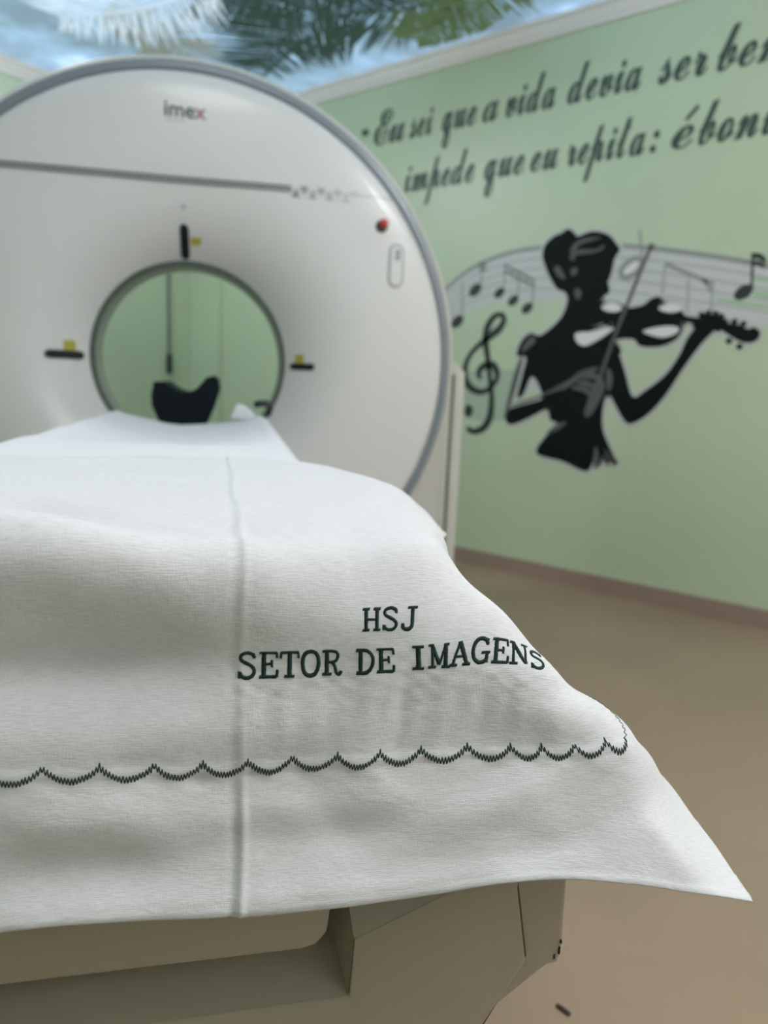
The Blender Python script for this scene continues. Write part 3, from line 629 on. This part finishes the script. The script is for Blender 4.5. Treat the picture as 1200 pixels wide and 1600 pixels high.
# ------------------------------------------------------------------ sheets
def hermite(knots, vals, q):
    K = np.asarray(knots, float); q = np.clip(q, K[0], K[-1])
    i = np.clip(np.searchsorted(K, q, side='right')-1, 0, len(K)-2)
    h = np.diff(K); dv = np.diff(vals, axis=0)/h.reshape(-1, *([1]*(vals.ndim-1)))
    m = np.empty_like(vals); m[0] = dv[0]; m[-1] = dv[-1]
    hw = (h[1:]/(h[:-1]+h[1:])).reshape(-1, *([1]*(vals.ndim-1)))
    m[1:-1] = dv[:-1]*hw+dv[1:]*(1-hw)
    return K, i, h, m
NETA = np.array(NET, float)
def surf0(u, v):
    """u, v: equal-length arrays -> (N,3) on the smooth cloth"""
    u = np.asarray(u, float); v = np.asarray(v, float)
    K, j, h, m = hermite(NV, NETA, v)
    t = ((np.clip(v, K[0], K[-1])-K[j])/h[j])[:, None, None]
    a, b, ma, mb, hh_ = NETA[j], NETA[j+1], m[j], m[j+1], h[j][:, None, None]
    rows = a*(2*t**3-3*t**2+1)+ma*hh_*(t**3-2*t**2+t)+b*(-2*t**3+3*t**2)+mb*hh_*(t**3-t**2)   # (N, nu, 3)
    KU = np.array(NU); uc = np.clip(u, KU[0], KU[-1])
    i = np.clip(np.searchsorted(KU, uc, side='right')-1, 0, len(KU)-2); hu = np.diff(KU)
    r = np.arange(len(u))
    dv = (rows[:, 1:]-rows[:, :-1])/hu[None, :, None]
    mm = np.empty_like(rows); mm[:, 0] = dv[:, 0]; mm[:, -1] = dv[:, -1]
    w_ = (hu[1:]/(hu[:-1]+hu[1:]))[None, :, None]; mm[:, 1:-1] = dv[:, :-1]*w_+dv[:, 1:]*(1-w_)
    t = ((uc-KU[i])/hu[i])[:, None]; H_ = hu[i][:, None]
    return rows[r, i]*(2*t**3-3*t**2+1)+mm[r, i]*H_*(t**3-2*t**2+t)+rows[r, i+1]*(-2*t**3+3*t**2)+mm[r, i+1]*H_*(t**3-t**2)
BUMPS = [  # u, v, angle, sigma along, sigma across, height (metres outward)
    (-.17, .295, -14, .12, .024, .022), (-.12, .200, 2, .080, .026, -.030), (-.10, .375, -42, .09, .010, .0045), (-.13, .35, -42, .09, .012, -.003), (-.10, .155, 0, .12, .018, .004),
    (-.100, .092, 0, .050, .018, .0065), (-.105, .040, 5, .045, .016, -.0085), (.055, .060, 0, .05, .015, -.0035),
    (.055, .090, 0, .05, .014, .003),
    (.070, .085, -50, .035, .012, -.002), (.115, .105, -50, .04, .014, .003), (.20, .085, 30, .06, .018, .005), (.235, .035, 20, .04, .02, -.003),
    (.34, .07, -50, .09, .02, .003), (-.10, .010, 0, .16, .010, .003), (.10, .012, 0, .09, .010, .002),
    (.10, .165, 88, .02, .006, .0014), (.125, .160, 84, .022, .005, -.0016), (.155, .158, 80, .022, .006, .0014), (.185, .155, 76, .02, .007, -.0016),
    (.070, .160, 92, .02, .006, -.0013), (.215, .152, 70, .02, .007, .0014), (.035, .165, 90, .018, .005, .001),
    (.02, .42, 30, .04, .006, .002), (.04, .60, 20, .10, .008, .002), (-.12, .60, -20, .14, .012, .0025), (-.2, .75, 8, .16, .015, .004),
    (.07, .72, -15, .05, .006, .002), (-.06, .45, -22, .12, .010, .003), (-.03, .118, 0, .006, .004, -.003),
]
def disp(u, v):
    d = np.zeros_like(u)
    for bu, bv, an, sa, sb, hgt in BUMPS:
        a = math.radians(an); du, dv = u-bu, v-bv
        p_ = (du*math.cos(a)+dv*math.sin(a))/sa; q_ = (-du*math.sin(a)+dv*math.cos(a))/sb
        d += hgt*np.exp(-.5*(p_*p_+q_*q_))
    cu = .0015*np.sin(v*22)
    am = .35+.65*np.clip((.14-v)/.06, 0, 1)+.35*np.clip((v-.24)/.05, 0, 1)
    d += am*(.0015*np.exp(-((u-cu-.003)/.0036)**2)-.0007*np.exp(-((u-cu+.005)/.0040)**2)+.0008*np.tanh((u-cu)/.004)*np.exp(-(u/.03)**2))   # pressed fold line
    d += .0011*np.exp(-((v-.128)/.0035)**2)*np.clip((.31-u)/.02, 0, 1)                            # stitched hem ridge
    d += .0008*np.exp(-((v-.004)/.004)**2)
    # puckers around the lettering
    w1 = np.exp(-((v-.188)/.020)**2)*np.clip((u+.02)/.02, 0, 1)*np.clip((.27-u)/.02, 0, 1)
    d += w1*.00045*np.sin(v*520+np.sin(u*90)*1.6)*np.sin(u*230+1.3)
    w2 = np.exp(-((v-.168)/.010)**2)*np.clip((u+.02)/.02, 0, 1)*np.clip((.27-u)/.02, 0, 1)
    d += w2*.0004*np.sin(u*300+np.sin(v*60)*2)*(.5+.5*np.sin(u*67+1))
    w3 = np.exp(-((v-.120)/.012)**2)*np.clip((.31-u)/.02, 0, 1)
    d += w3*.0006*np.sin(u*182+.6)*np.sin(v*240)
    d += .0010*np.sin(u*31+v*17)*np.sin(v*39-u*11+.7)+.0004*np.sin(u*83-v*41)*np.sin(v*97+u*23)
    return d
def surf(u, v, lift=0.0):
    u = np.asarray(u, float); v = np.asarray(v, float); e = .002
    vmax, umax = NV[-1], NU[-1]
    uc = np.clip(u, NU[0]+e, umax-e); vc = np.clip(v, NV[0]+e, vmax-e)
    def nrm(f):
        a = f(uc+e, vc)-f(uc-e, vc); b = f(uc, vc+e)-f(uc, vc-e)
        n_ = np.cross(a, b); return n_/(np.linalg.norm(n_, axis=1, keepdims=True)+1e-12)
    n0 = nrm(surf0)
    P_ = surf0(u, v)+n0*disp(u, v)[:, None]
    if np.any(lift):
        return P_+n0*(np.asarray(lift)[:, None] if np.ndim(lift) else lift)
    return P_
us = np.unique(np.round(np.concatenate([np.arange(-.75, -.18, .012), np.arange(-.18, -.02, .004), np.arange(-.02, .02, .0014), np.arange(.02, .431, .0026), [.43]]), 5))
vs = np.unique(np.round(np.concatenate([np.arange(0, .012, .0015), np.arange(.012, .32, .0026), np.arange(.32, .93, .008), [.93]]), 5))
UU, VV = np.meshgrid(us, vs); S = surf(UU.ravel(), VV.ravel())
nu, nv = len(us), len(vs)
a = (np.arange(nv-1)[:, None]*nu+np.arange(nu-1)[None, :]).ravel()
F = np.stack([a, a+1, a+nu+1, a+nu], 1).tolist()
sf = Frame((-.02, .75, .862))
sheet = mesh('draped_sheet', S.tolist(), F, 'linen', sf, sharp=180, uv=np.stack([UU.ravel(), VV.ravel()], 1))
md = sheet.modifiers.new('cloth_thickness', 'SOLIDIFY'); md.thickness = .0007; md.offset = -1
tag(sheet, 'white linen sheet with green embroidered lettering and scalloped stitching over the table end', 'sheet')

# embroidery: every stroke is a row of satin stitches following the cloth
LET = {  # strokes: (points, width); box 1 wide x 1.55 high
 'S': [([(.86, 1.18), (.84, 1.50)], .10), ([(.86, 1.20), (.80, 1.38), (.62, 1.50), (.42, 1.52), (.22, 1.42), (.14, 1.22), (.24, 1.02), (.46, .88), (.70, .72), (.86, .50), (.84, .24), (.66, .06), (.44, .02), (.24, .12), (.12, .36)], .15), ([(.10, .02), (.11, .40)], .12)],
 'E': [([(.26, .04), (.26, 1.50)], .20), ([(.04, 1.50), (.92, 1.50)], .11), ([(.04, .04), (.94, .04)], .13), ([(.92, 1.50), (.94, 1.14)], .11), ([(.94, .04), (.97, .46)], .12), ([(.26, .80), (.66, .80)], .10), ([(.68, 1.02), (.68, .58)], .11)],
 'T': [([(.50, .04), (.50, 1.50)], .20), ([(.04, 1.50), (.96, 1.50)], .12), ([(.06, 1.50), (.03, 1.10)], .11), ([(.94, 1.50), (.97, 1.10)], .11), ([(.24, .04), (.76, .04)], .12)],
 'O': [([(.50, 1.52), (.26, 1.44), (.11, 1.14), (.08, .76), (.13, .36), (.28, .08), (.50, .01), (.72, .08), (.87, .36), (.92, .76), (.89, 1.14), (.74, 1.44), (.50, 1.52)], .17)],
 'R': [([(.26, .04), (.26, 1.50)], .19), ([(.04, 1.50), (.55, 1.50), (.78, 1.40), (.84, 1.14), (.74, .88), (.52, .78), (.26, .78)], .13), ([(.03, .04), (.50, .04)], .12), ([(.54, .78), (.68, .50), (.76, .16), (.86, .03), (.98, .05), (1.00, .24)], .14)],
 'D': [([(.26, .04), (.26, 1.50)], .18), ([(.03, 1.50), (.48, 1.50), (.74, 1.36), (.90, 1.06), (.92, .74), (.84, .38), (.66, .12), (.44, .03), (.03, .03)], .15)],
 'I': [([(.50, .04), (.50, 1.50)], .22), ([(.20, 1.50), (.80, 1.50)], .12), ([(.20, .04), (.80, .04)], .12)],
 'M': [([(.16, .04), (.16, 1.50)], .13), ([(.16, 1.48), (.52, .20)], .17), ([(.52, .20), (.86, 1.48)], .11), ([(.86, .04), (.86, 1.50)], .18), ([(-.03, 1.50), (.22, 1.50)], .11), ([(.80, 1.50), (1.06, 1.50)], .11), ([(-.05, .04), (.34, .04)], .12), ([(.66, .04), (1.08, .04)], .12)],
 'A': [([(.12, .06), (.50, 1.50)], .12), ([(.50, 1.50), (.88, .06)], .18), ([(.26, .56), (.74, .56)], .10), ([(-.04, .04), (.34, .04)], .12), ([(.64, .04), (1.06, .04)], .12)],
 'G': [([(.86, 1.12), (.86, 1.50)], .11), ([(.86, 1.16), (.76, 1.40), (.52, 1.52), (.28, 1.42), (.12, 1.10), (.08, .72), (.16, .32), (.34, .07), (.58, .03), (.80, .18), (.84, .40)], .16), ([(.84, .04), (.84, .62)], .15), ([(.56, .64), (1.02, .64)], .11)],
 'N': [([(.16, .04), (.16, 1.50)], .13), ([(.16, 1.48), (.86, .06)], .18), ([(.86, .06), (.86, 1.50)], .11), ([(-.03, 1.50), (.26, 1.50)], .11), ([(.66, 1.50), (1.04, 1.50)], .11), ([(-.05, .04), (.36, .04)], .12)],
 'H': [([(.18, .04), (.18, 1.50)], .18), ([(.84, .04), (.84, 1.50)], .18), ([(.18, .78), (.84, .78)], .11), ([(-.02, 1.50), (.38, 1.50)], .12), ([(.64, 1.50), (1.04, 1.50)], .12), ([(-.02, .04), (.38, .04)], .12), ([(.64, .04), (1.04, .04)], .12)],
 'J': [([(.68, 1.50), (.68, .50), (.62, .16), (.42, .01), (.20, .06), (.10, .24), (.14, .38)], .18), ([(.40, 1.50), (.96, 1.50)], .12), ([(.10, .28), (.20, .34)], .16)],
}
def stitches(segs, r, hgt):
    """segs: array (N,4) u0,v0,u1,v1 -> 3-D thread bars, triangular section, arched"""
    s = np.array(segs); N = len(s); V = np.zeros((N, 3, 3, 3))
    d = s[:, 2:]-s[:, :2]; L = np.linalg.norm(d, axis=1, keepdims=True)+1e-9; pr = np.stack([-d[:, 1], d[:, 0]], 1)/L*r
    for i, (t, h_) in enumerate(((0, .15), (.5, 1), (1, .15))):
        c = s[:, :2]+d*t
        V[:, i, 0] = surf(c[:, 0]-pr[:, 0], c[:, 1]-pr[:, 1], hgt*h_*.4)
        V[:, i, 1] = surf(c[:, 0], c[:, 1], hgt*h_+.00012)
        V[:, i, 2] = surf(c[:, 0]+pr[:, 0], c[:, 1]+pr[:, 1], hgt*h_*.4)
    F = []
    for k in range(N):
        b = k*9
        for i in (0, 3):
            F += [(b+i, b+i+1, b+i+4, b+i+3), (b+i+1, b+i+2, b+i+5, b+i+4), (b+i+2, b+i, b+i+3, b+i+5)]
        F += [(b, b+2, b+1), (b+6, b+7, b+8)]
    return V.reshape(-1, 3).tolist(), F
rng = random.Random(7)
def letter_segs(ch, u0, v0, w, h):
    out = []
    for pts, wd_ in LET[ch]:
        c = catmull(pts, 8) if len(pts) > 3 else [np.array(q, float) for q in pts]
        c = [np.array([q[0]*w, q[1]/1.55*h]) for q in c]; wd2 = wd_*w*.59
        # walk
        acc = 0; step = .00042
        for a_, b_ in zip(c[:-1], c[1:]):
            L = np.linalg.norm(b_-a_); 
            if L < 1e-7: continue
            d_ = (b_-a_)/L; nn_ = np.array([-d_[1], d_[0]]); t = acc
            while t < L:
                q = a_+d_*t; j1, j2 = wd2*rng.uniform(.88, 1.16), wd2*rng.uniform(.88, 1.16)
                A_ = q-nn_*j1-d_*.0002; B_ = q+nn_*j2+d_*.0002
                out.append((u0+A_[0], v0+A_[1], u0+B_[0], v0+B_[1])); t += step
            acc = t-L
    return out
def embroider(text, u0, v0, adv, w, h, vend=(0, 0, 0, 0, 0, 0), shrink=0.0):
    out = []; u = u0; n_ = len(text)
    for k, ch in enumerate(text):
        f = k/max(1, n_-1)
        if ch != ' ':
            out += letter_segs(ch, u, v0+float(np.interp(f, (0, .4, .6, .8, .93, 1), vend)), w, h*(1-shrink*f))
        u += adv if ch != ' ' else adv*.62
    return out
seg = embroider('SETOR DE IMAGENS', TXT_U0, TXT_V0, TXT_ADV, TXT_W, TXT_H, (0, .0012, .003, .0052, .0050, .0025), .10)
V, F = stitches(seg, .00030, .0009)
mesh('embroidered_lettering', V, F, 'thread', sf, sheet, sharp=180)['label'] = 'dark green embroidered words SETOR DE IMAGENS'
seg = embroider('HSJ', HSJ_U0, HSJ_V0, HSJ_ADV, HSJ_W, HSJ_H)
V, F = stitches(seg, .00030, .0009)
mesh('embroidered_lettering', V, F, 'thread', sf, sheet, sharp=180)['label'] = 'dark green embroidered letters HSJ'
# scalloped zigzag border along the hem and up the side
def scallop_path():
    pts = []; cusps = SCALLOPS
    for a_, b_ in zip(cusps[:-1], cusps[1:]):
        n_ = max(6, int(abs(b_-a_)/.0011))
        for k in range(n_):
            t = k/n_; pts.append((a_+(b_-a_)*t, .1335-.0105*math.sin(math.pi*t)**.85))
    pts.append((cusps[-1], .1335)); return pts
pth = scallop_path(); zz = []
for k, (u, v) in enumerate(pth):
    am = .0029*rng.uniform(.85, 1.15)
    zz.append((u+rng.uniform(-.0001, .0001), v+(am if k % 2 else -am)))
side_p = []; v = .1335; cus = [.1335+.034*k for k in range(12)]
for a_, b_ in zip(cus[:-1], cus[1:]):
    for k in range(16):
        t = k/16; side_p.append((.3005+.008*math.sin(math.pi*t)**.8, a_+(b_-a_)*t))
zz += [(u+(.0018 if k % 2 else -.0018), v) for k, (u, v) in enumerate(side_p)]
segs = [(a_[0], a_[1], b_[0], b_[1]) for a_, b_ in zip(zz[:-1], zz[1:])]
segs += [(a_[0]+.0003, a_[1], b_[0]+.0003, b_[1]) for a_, b_ in zip(zz[:-1], zz[1:])]
V, F = stitches(segs, .00026, .0006)
mesh('scalloped_border', V, F, 'thread', sf, sheet, sharp=180)['label'] = 'dark green zigzag scallop stitching along the hem'

# plain sheet on the cradle
V, UVs, F = [], [], []; nx, ny = 44, 60
xsn = [CX-HW-.012+(2*HW+.024)*i/nx for i in range(nx+1)]
cols = [(-1, .10), (-1, .05)]
for j in range(ny+1):
    y = 1.02+(2.36-1.02)*j/ny
    row_ = []
    for dz in (.09, .05, .02): row_.append((xsn[0]-.004, y, cz_(CX-HW, y)-dz+.002))
    for i, x in enumerate(xsn):
        xe = (x-CX)/HW; e_ = max(0, abs(xe)-.96)*.35
        yy = y+(.03*math.sin(i*.21+1) if j == ny else 0)
        row_.append((x, yy, cz_(max(CX-HW, min(CX+HW, x)), y)+.003-e_*.5+.0015*math.sin(y*23+x*9)*math.sin(x*31+y*4)))
    for dz in (.02, .05, .09): row_.append((xsn[-1]+.004, y, cz_(CX+HW, y)-dz+.002))
    V += row_; UVs += [(p_[0], p_[1]) for p_ in row_]
nn_ = nx+7
for j in range(ny):
    for i in range(nn_-1):
        a_ = j*nn_+i; F.append((a_, a_+1, a_+nn_+1, a_+nn_))
cf = Frame((CX, 1.7, .85))
cs = mesh('plain_sheet', V, F, 'linen2', cf, sharp=180, uv=UVs)
md = cs.modifiers.new('cloth_thickness', 'SOLIDIFY'); md.thickness = .001; md.offset = 1
tag(cs, 'plain white sheet covering the narrow table board that runs into the bore', 'sheet')

# small folded cloth and black strap end at the right of the cradle
ff = Frame((.04, 2.28, .85))
V = [(-.005, 2.28, .850), (.012, 2.27, .892), (.040, 2.275, .885), (.070, 2.28, .862), (.082, 2.29, .846),
     (-.005, 2.34, .850), (.012, 2.34, .895), (.040, 2.34, .888), (.070, 2.34, .864), (.082, 2.35, .846)]
F = [(0, 1, 2, 3, 4), (9, 8, 7, 6, 5)]+[(i, i+5, i+6, i+1) for i in range(4)]+[(4, 9, 5, 0)]
tag(mesh('folded_cloth', V, F, 'linen2', ff, bevel=.003), 'small folded white cloth on the board edge inside the bore', 'cloth')
stf = Frame((.10, 2.30, .86))
V, F = tube([(.072, 2.31, .893), (.085, 2.30, .898), (.105, 2.30, .899), (.118, 2.30, .892), (.108, 2.31, .862)], .011, 10)
tag(mesh('restraint_strap', V, F, 'black', stf), 'black strap end looped at the right edge of the narrow board', 'strap')

# ------------------------------------------------------------------ wall decals (flat vinyl on the right wall)
def wl(s, z, l): return (XR-l-.0006, s, z)
def poly_slab(pts2, l0, l1, closed=True, k=4, smooth_=True):
    c = [tuple(q) for q in (catmull(pts2, k, True) if smooth_ else pts2)]
    tr = tessellate_polygon([[Vector((x, y, 0)) for x, y in c]])
    return thick(np.array(c), [tuple(t) for t in tr], lambda x, y, l: wl(x, y, l), l0, l1)
def ribbon(pts2, w0, l0, l1, w1=None, k=5, sm=True):
    c = catmull(pts2, k) if sm and len(pts2) > 2 else [np.array(q, float) for q in pts2]
    n_ = len(c); V2, F = [], []
    for i, q in enumerate(c):
        d_ = c[min(i+1, n_-1)]-c[max(i-1, 0)]; d_ = d_/(np.linalg.norm(d_)+1e-9); t = i/(n_-1)
        ww = w0 if w1 is None else (w1(t) if callable(w1) else w0+(w1-w0)*t)
        nn_ = np.array([-d_[1], d_[0]])*ww/2
        V2 += [tuple(q-nn_), tuple(q+nn_)]
    for i in range(n_-1): F.append((2*i, 2*i+2, 2*i+3, 2*i+1))
    return thick(np.array(V2), F, wl, l0, l1)
def halo(pts2, w, l0, l1, k=4):
    c = catmull(list(pts2)+[pts2[0]], k)
    return ribbon(c, 2*w, l0, l1, sm=False)
def disc(cx, cz, rx, rz, rot, l0, l1, n=20):
    pts = []
    for k in range(n):
        a = 2*math.pi*k/n; x, z = rx*math.cos(a), rz*math.sin(a)
        pts.append((cx+x*math.cos(rot)-z*math.sin(rot), cz+x*math.sin(rot)+z*math.cos(rot)))
    return thick(np.array(pts), [tuple(range(n))], wl, l0, l1)
def wframe(s, z): return Frame((XR, s, z), room=True)

# staff band
bf = wframe(1.8, 1.5)
staff = empty('staff_decal', bf, 'curved silver-grey music staff band printed across the green wall', 'wall decal')
T_, B_ = catmull(BANDTOP, 6), catmull(BANDBOT, 6)
V2 = [tuple(q) for q in T_]+[tuple(q) for q in B_]; n = len(T_)
mesh('staff_band', *thick(np.array(V2), [(i, i+1, i+1+n, i+n) for i in range(n-1)], wl, 0, .0006), 'band', bf, staff, smooth=False)
for k in range(5):
    t = k/5*.98; pts = [np.array(a_)*(1-t)+np.array(b_)*t for a_, b_ in zip(BANDTOP, BANDBOT)]
    mesh('staff_line', *ribbon(pts, .022 if k == 0 else .007, .0006, .0009), 'bandedge' if k == 0 else 'bandline', bf, staff, smooth=False)
for s_ in STRIPES: mesh('green_gap', *poly_slab(s_, .0009, .0011, smooth_=False), 'stripe', bf, staff, smooth=False)
mesh('lower_band', *poly_slab(BAND2, .0, .0004, smooth_=False), 'band2', bf, staff, smooth=False)

# violinist
vf = wframe(1.35, 1.2)
vio = empty('violinist_decal', vf, 'black wall silhouette of a woman playing a violin, seen from behind', 'wall decal')
parts = [halo(q, .016, .0010, .0014) for q in (BODY, FOREARM, ARM, VIOLIN)]
mesh('pale_outline', *join(*parts), 'halo', vf, vio, smooth=False)['label'] = 'pale outline around the silhouette'
mesh('pale_gap', *poly_slab(PALE, .0014, .0017, smooth_=False), 'halo', vf, vio, smooth=False)
mesh('figure', *join(poly_slab(BODY, .0014, .0020, k=5), poly_slab(FOREARM, .0014, .0019), poly_slab(ARM, .0014, .0018)), 'vinyl', vf, vio, smooth=False)['label'] = 'black figure of a woman with her hair in a bun'
pegs = [disc(s_, z_, .013, .013, 0, .0020, .0023) for s_, z_ in PEGS]
mesh('violin', *join(poly_slab(VIOLIN, .0020, .0024), *pegs), 'vinyl', vf, vio, smooth=False)
for q in LIGHTS: mesh('violin_highlight', *poly_slab(q, .0024, .0027), 'halolt', vf, vio, smooth=False)
for q in GREYS: mesh('grey_highlight', *poly_slab(q, .0020, .0028), 'grey', vf, vio, smooth=False)
mesh('bow', *join(ribbon(BOW[:6], .017, .0028, .0033), ribbon(BOW[5:], .024, .0028, .0032)), 'grey', vf, vio, smooth=False)['label'] = 'grey violin bow'

# notes
def stem_note(hd, tip, edge, name, lab, head='note', stem='bandedge', flags=(), r=1.0, hollow=False):
    cx, cz_n = hd; fr = wframe(cx, cz_n); rr = abs(edge[0]-hd[0])*r+.004
    e = empty(name, fr, lab, 'wall decal', 'printed music notes on the green wall')
    mesh('note_head', *disc(cx, cz_n, rr*1.25, rr*.85, math.radians(-35), .0012, .0018), head, fr, e, smooth=False)
    if hollow: mesh('note_hole', *disc(cx, cz_n, rr*.75, rr*.35, math.radians(-35), .0018, .0020), 'halolt', fr, e, smooth=False)
    mesh('note_stem', *ribbon([(cx-rr*1.0, cz_n), tip], .010, .0012, .0016), stem, fr, e, smooth=False)
    for q in flags: mesh('note_flag', *poly_slab(q, .0012, .0018, smooth_=False), head, fr, e, smooth=False)
stem_note(*NOTES[0], 'music_note_decal', 'plain dark music note nearest the gantry edge on the staff band')
stem_note(*NOTES[1], 'music_note_decal', 'small dark music note with a double flag, above the treble clef', flags=FLAGS[:2])
stem_note(*NOTES[2], 'music_note_decal', 'large black music note with a double flag at the right frame edge', stem='note', flags=FLAGS[2:])
stem_note(HALF[0], HALF[1], (HALF[0][0]-.050, 0), 'music_note_decal', 'pale hollow music note beside the tip of the bow', head='bandedge', hollow=True)
fr = wframe(*TRIPLET[1][0]); e = empty('beamed_notes_decal', fr, 'three dark beamed music notes left of the woman silhouette', 'wall decal', 'printed music notes on the green wall')
for (hd, tp) in TRIPLET:
    mesh('note_head', *disc(hd[0], hd[1], .034, .024, math.radians(-35), .0012, .0018), 'note', fr, e, smooth=False)
    mesh('note_stem', *ribbon([(hd[0]-.026, hd[1]), tp], .009, .0012, .0016), 'bandedge', fr, e, smooth=False)
a_, c_ = np.array(TRIPLET[0][1]), np.array(TRIPLET[2][1])
mesh('note_beam', *join(ribbon([a_, c_], .010, .0016, .0019), ribbon([a_-[0, .028], c_-[0, .028]], .010, .0016, .0019)), 'grey', fr, e, smooth=False)
fr = wframe(*BIGBEAM[1][0]); e = empty('beamed_notes_decal', fr, 'large grey beamed music notes rising behind the violin neck', 'wall decal', 'printed music notes on the green wall')
for (hd, tp) in BIGBEAM:
    mesh('note_stem', *ribbon([hd, tp], .014, .0007, .00095), 'bandline', fr, e, smooth=False)
a_, c_ = np.array(BIGBEAM[0][1]), np.array(BIGBEAM[2][1])
mesh('note_beam', *join(ribbon([a_, c_], .018, .0010, .0013), ribbon([a_-[.17, .075], c_-[0, .034]], .012, .0010, .0013)), 'bandedge', fr, e, smooth=False)
# treble clef
fr = wframe(*CLEF[12]); e = empty('treble_clef_decal', fr, 'dark treble clef printed on the wall just right of the gantry', 'wall decal')
mesh('clef_stroke', *ribbon(CLEF, .02, .0012, .0019, w1=lambda t: .027+.014*math.sin(t*math.pi*5)**2), 'note', fr, e, smooth=False)
mesh('clef_dot', *disc(CLEFDOT[0], CLEFDOT[1], .028, .034, 0, .0012, .0019), 'note', fr, e, smooth=False)

# quotation in script lettering
def scr(s):
    r = ''
    for ch in s:
        if 'a' <= ch <= 'z': r += chr(0x1D4EA+ord(ch)-97)
        elif 'A' <= ch <= 'Z': r += chr(0x1D4D0+ord(ch)-65)
        else: r += ch
    return r
V2, F = text_mesh(scr('u')); XH = V2[:, 1].max()
def word(s, A_, B_, z0, xh=.090):
    if s == '"':
        return join(*[disc(A_[0]-.012-dx, z0+.085, .014, .022, -.4, .0008, .0016) for dx in (0, .026)])
    if s == ':':
        return join(*[disc((A_[0]+B_[0])/2+.012+(-dz*.2), z0+dz, .014, .017, 0, .0008, .0016) for dz in (.016, .075)])
    acc = s.endswith("'"); s_ = s.replace("'", '')
    V2, F = text_mesh(scr(s_)); x0, x1 = V2[:, 0].min(), V2[:, 0].max()
    wd_ = abs(B_[0]-A_[0])*.95; kx = wd_/(x1-x0); ky = xh/XH
    f = lambda x, y, l: wl(A_[0]-(x-x0)*kx+.0*y, z0+y*ky, l)
    r_ = join(thick(V2, F, f, .0008, .0016), thick(V2, F, lambda x, y, l: (lambda q: (q[0]-.0004, q[1]-.005, q[2]+.001))(f(x, y, l)), .0008, .0016))
    if acc: r_ = join(r_, ribbon([(A_[0]-wd_*.62, z0+xh*1.25), (A_[0]-wd_*1.15, z0+xh*1.8)], .016, .0008, .0016))
    return r_
l1_, l2_ = [w_ for w_ in WORDS[:9]], [w_ for w_ in WORDS[9:]]
for ln, z0, lab in ((l1_, 2.318, 'upper line of dark script lettering, a vida devia ser, on the green wall'), (l2_, 2.038, 'lower line of dark script lettering, que eu repita, on the green wall')):
    fr = wframe(1.9, z0)
    e = empty('quotation_lettering', fr, lab, 'wall lettering', 'script quotation on the wall')
    for s, A_, B_ in ln:
        if s in '":':
            Vp, Fp = word(s, A_, B_, z0); h_ = len(Vp)//2
            for q in (0, 1): mesh('punctuation_mark', Vp[q*h_:(q+1)*h_], [tuple(i-q*h_ for i in f) for f in Fp if q*h_ <= f[0] < (q+1)*h_], 'script', fr, e, smooth=False)
        else: mesh('word', *word(s, A_, B_, z0), 'script', fr, e, smooth=False)

# hanging cable on the back wall, seen through the bore
X0 = CABLE[0][0]
fr = Frame((X0, YB-.01, .97), room=True)
e = empty('hanging_cable', fr, 'grey cable hanging on the back wall with a dark plug, seen through the bore', 'cable')
mesh('cable', *tube([(X0, YB-.012, 2.60), (X0, YB-.012, 1.9), (X0, YB-.012, 1.09)], .011, 8), 'cable', fr, e)
mesh('plug', *tube([(X0-.004, YB-.02, 1.11), (X0-.004, YB-.02, 1.09), (X0-.004, YB-.02, .99), (X0-.004, YB-.02, .975)], .019, 12), 'black', fr, e)

# dark speck on the floor
fr = Frame((SPECK[0], SPECK[1], 0))
V, F = tube([(SPECK[0]-.006, SPECK[1]+.010, .003), (SPECK[0], SPECK[1], .004), (SPECK[0]+.007, SPECK[1]-.010, .003)], .0035, 7)
tag(mesh('dust_crumb', V, F, 'wood', fr), 'small dark crumb lying alone on the beige floor', 'crumb')
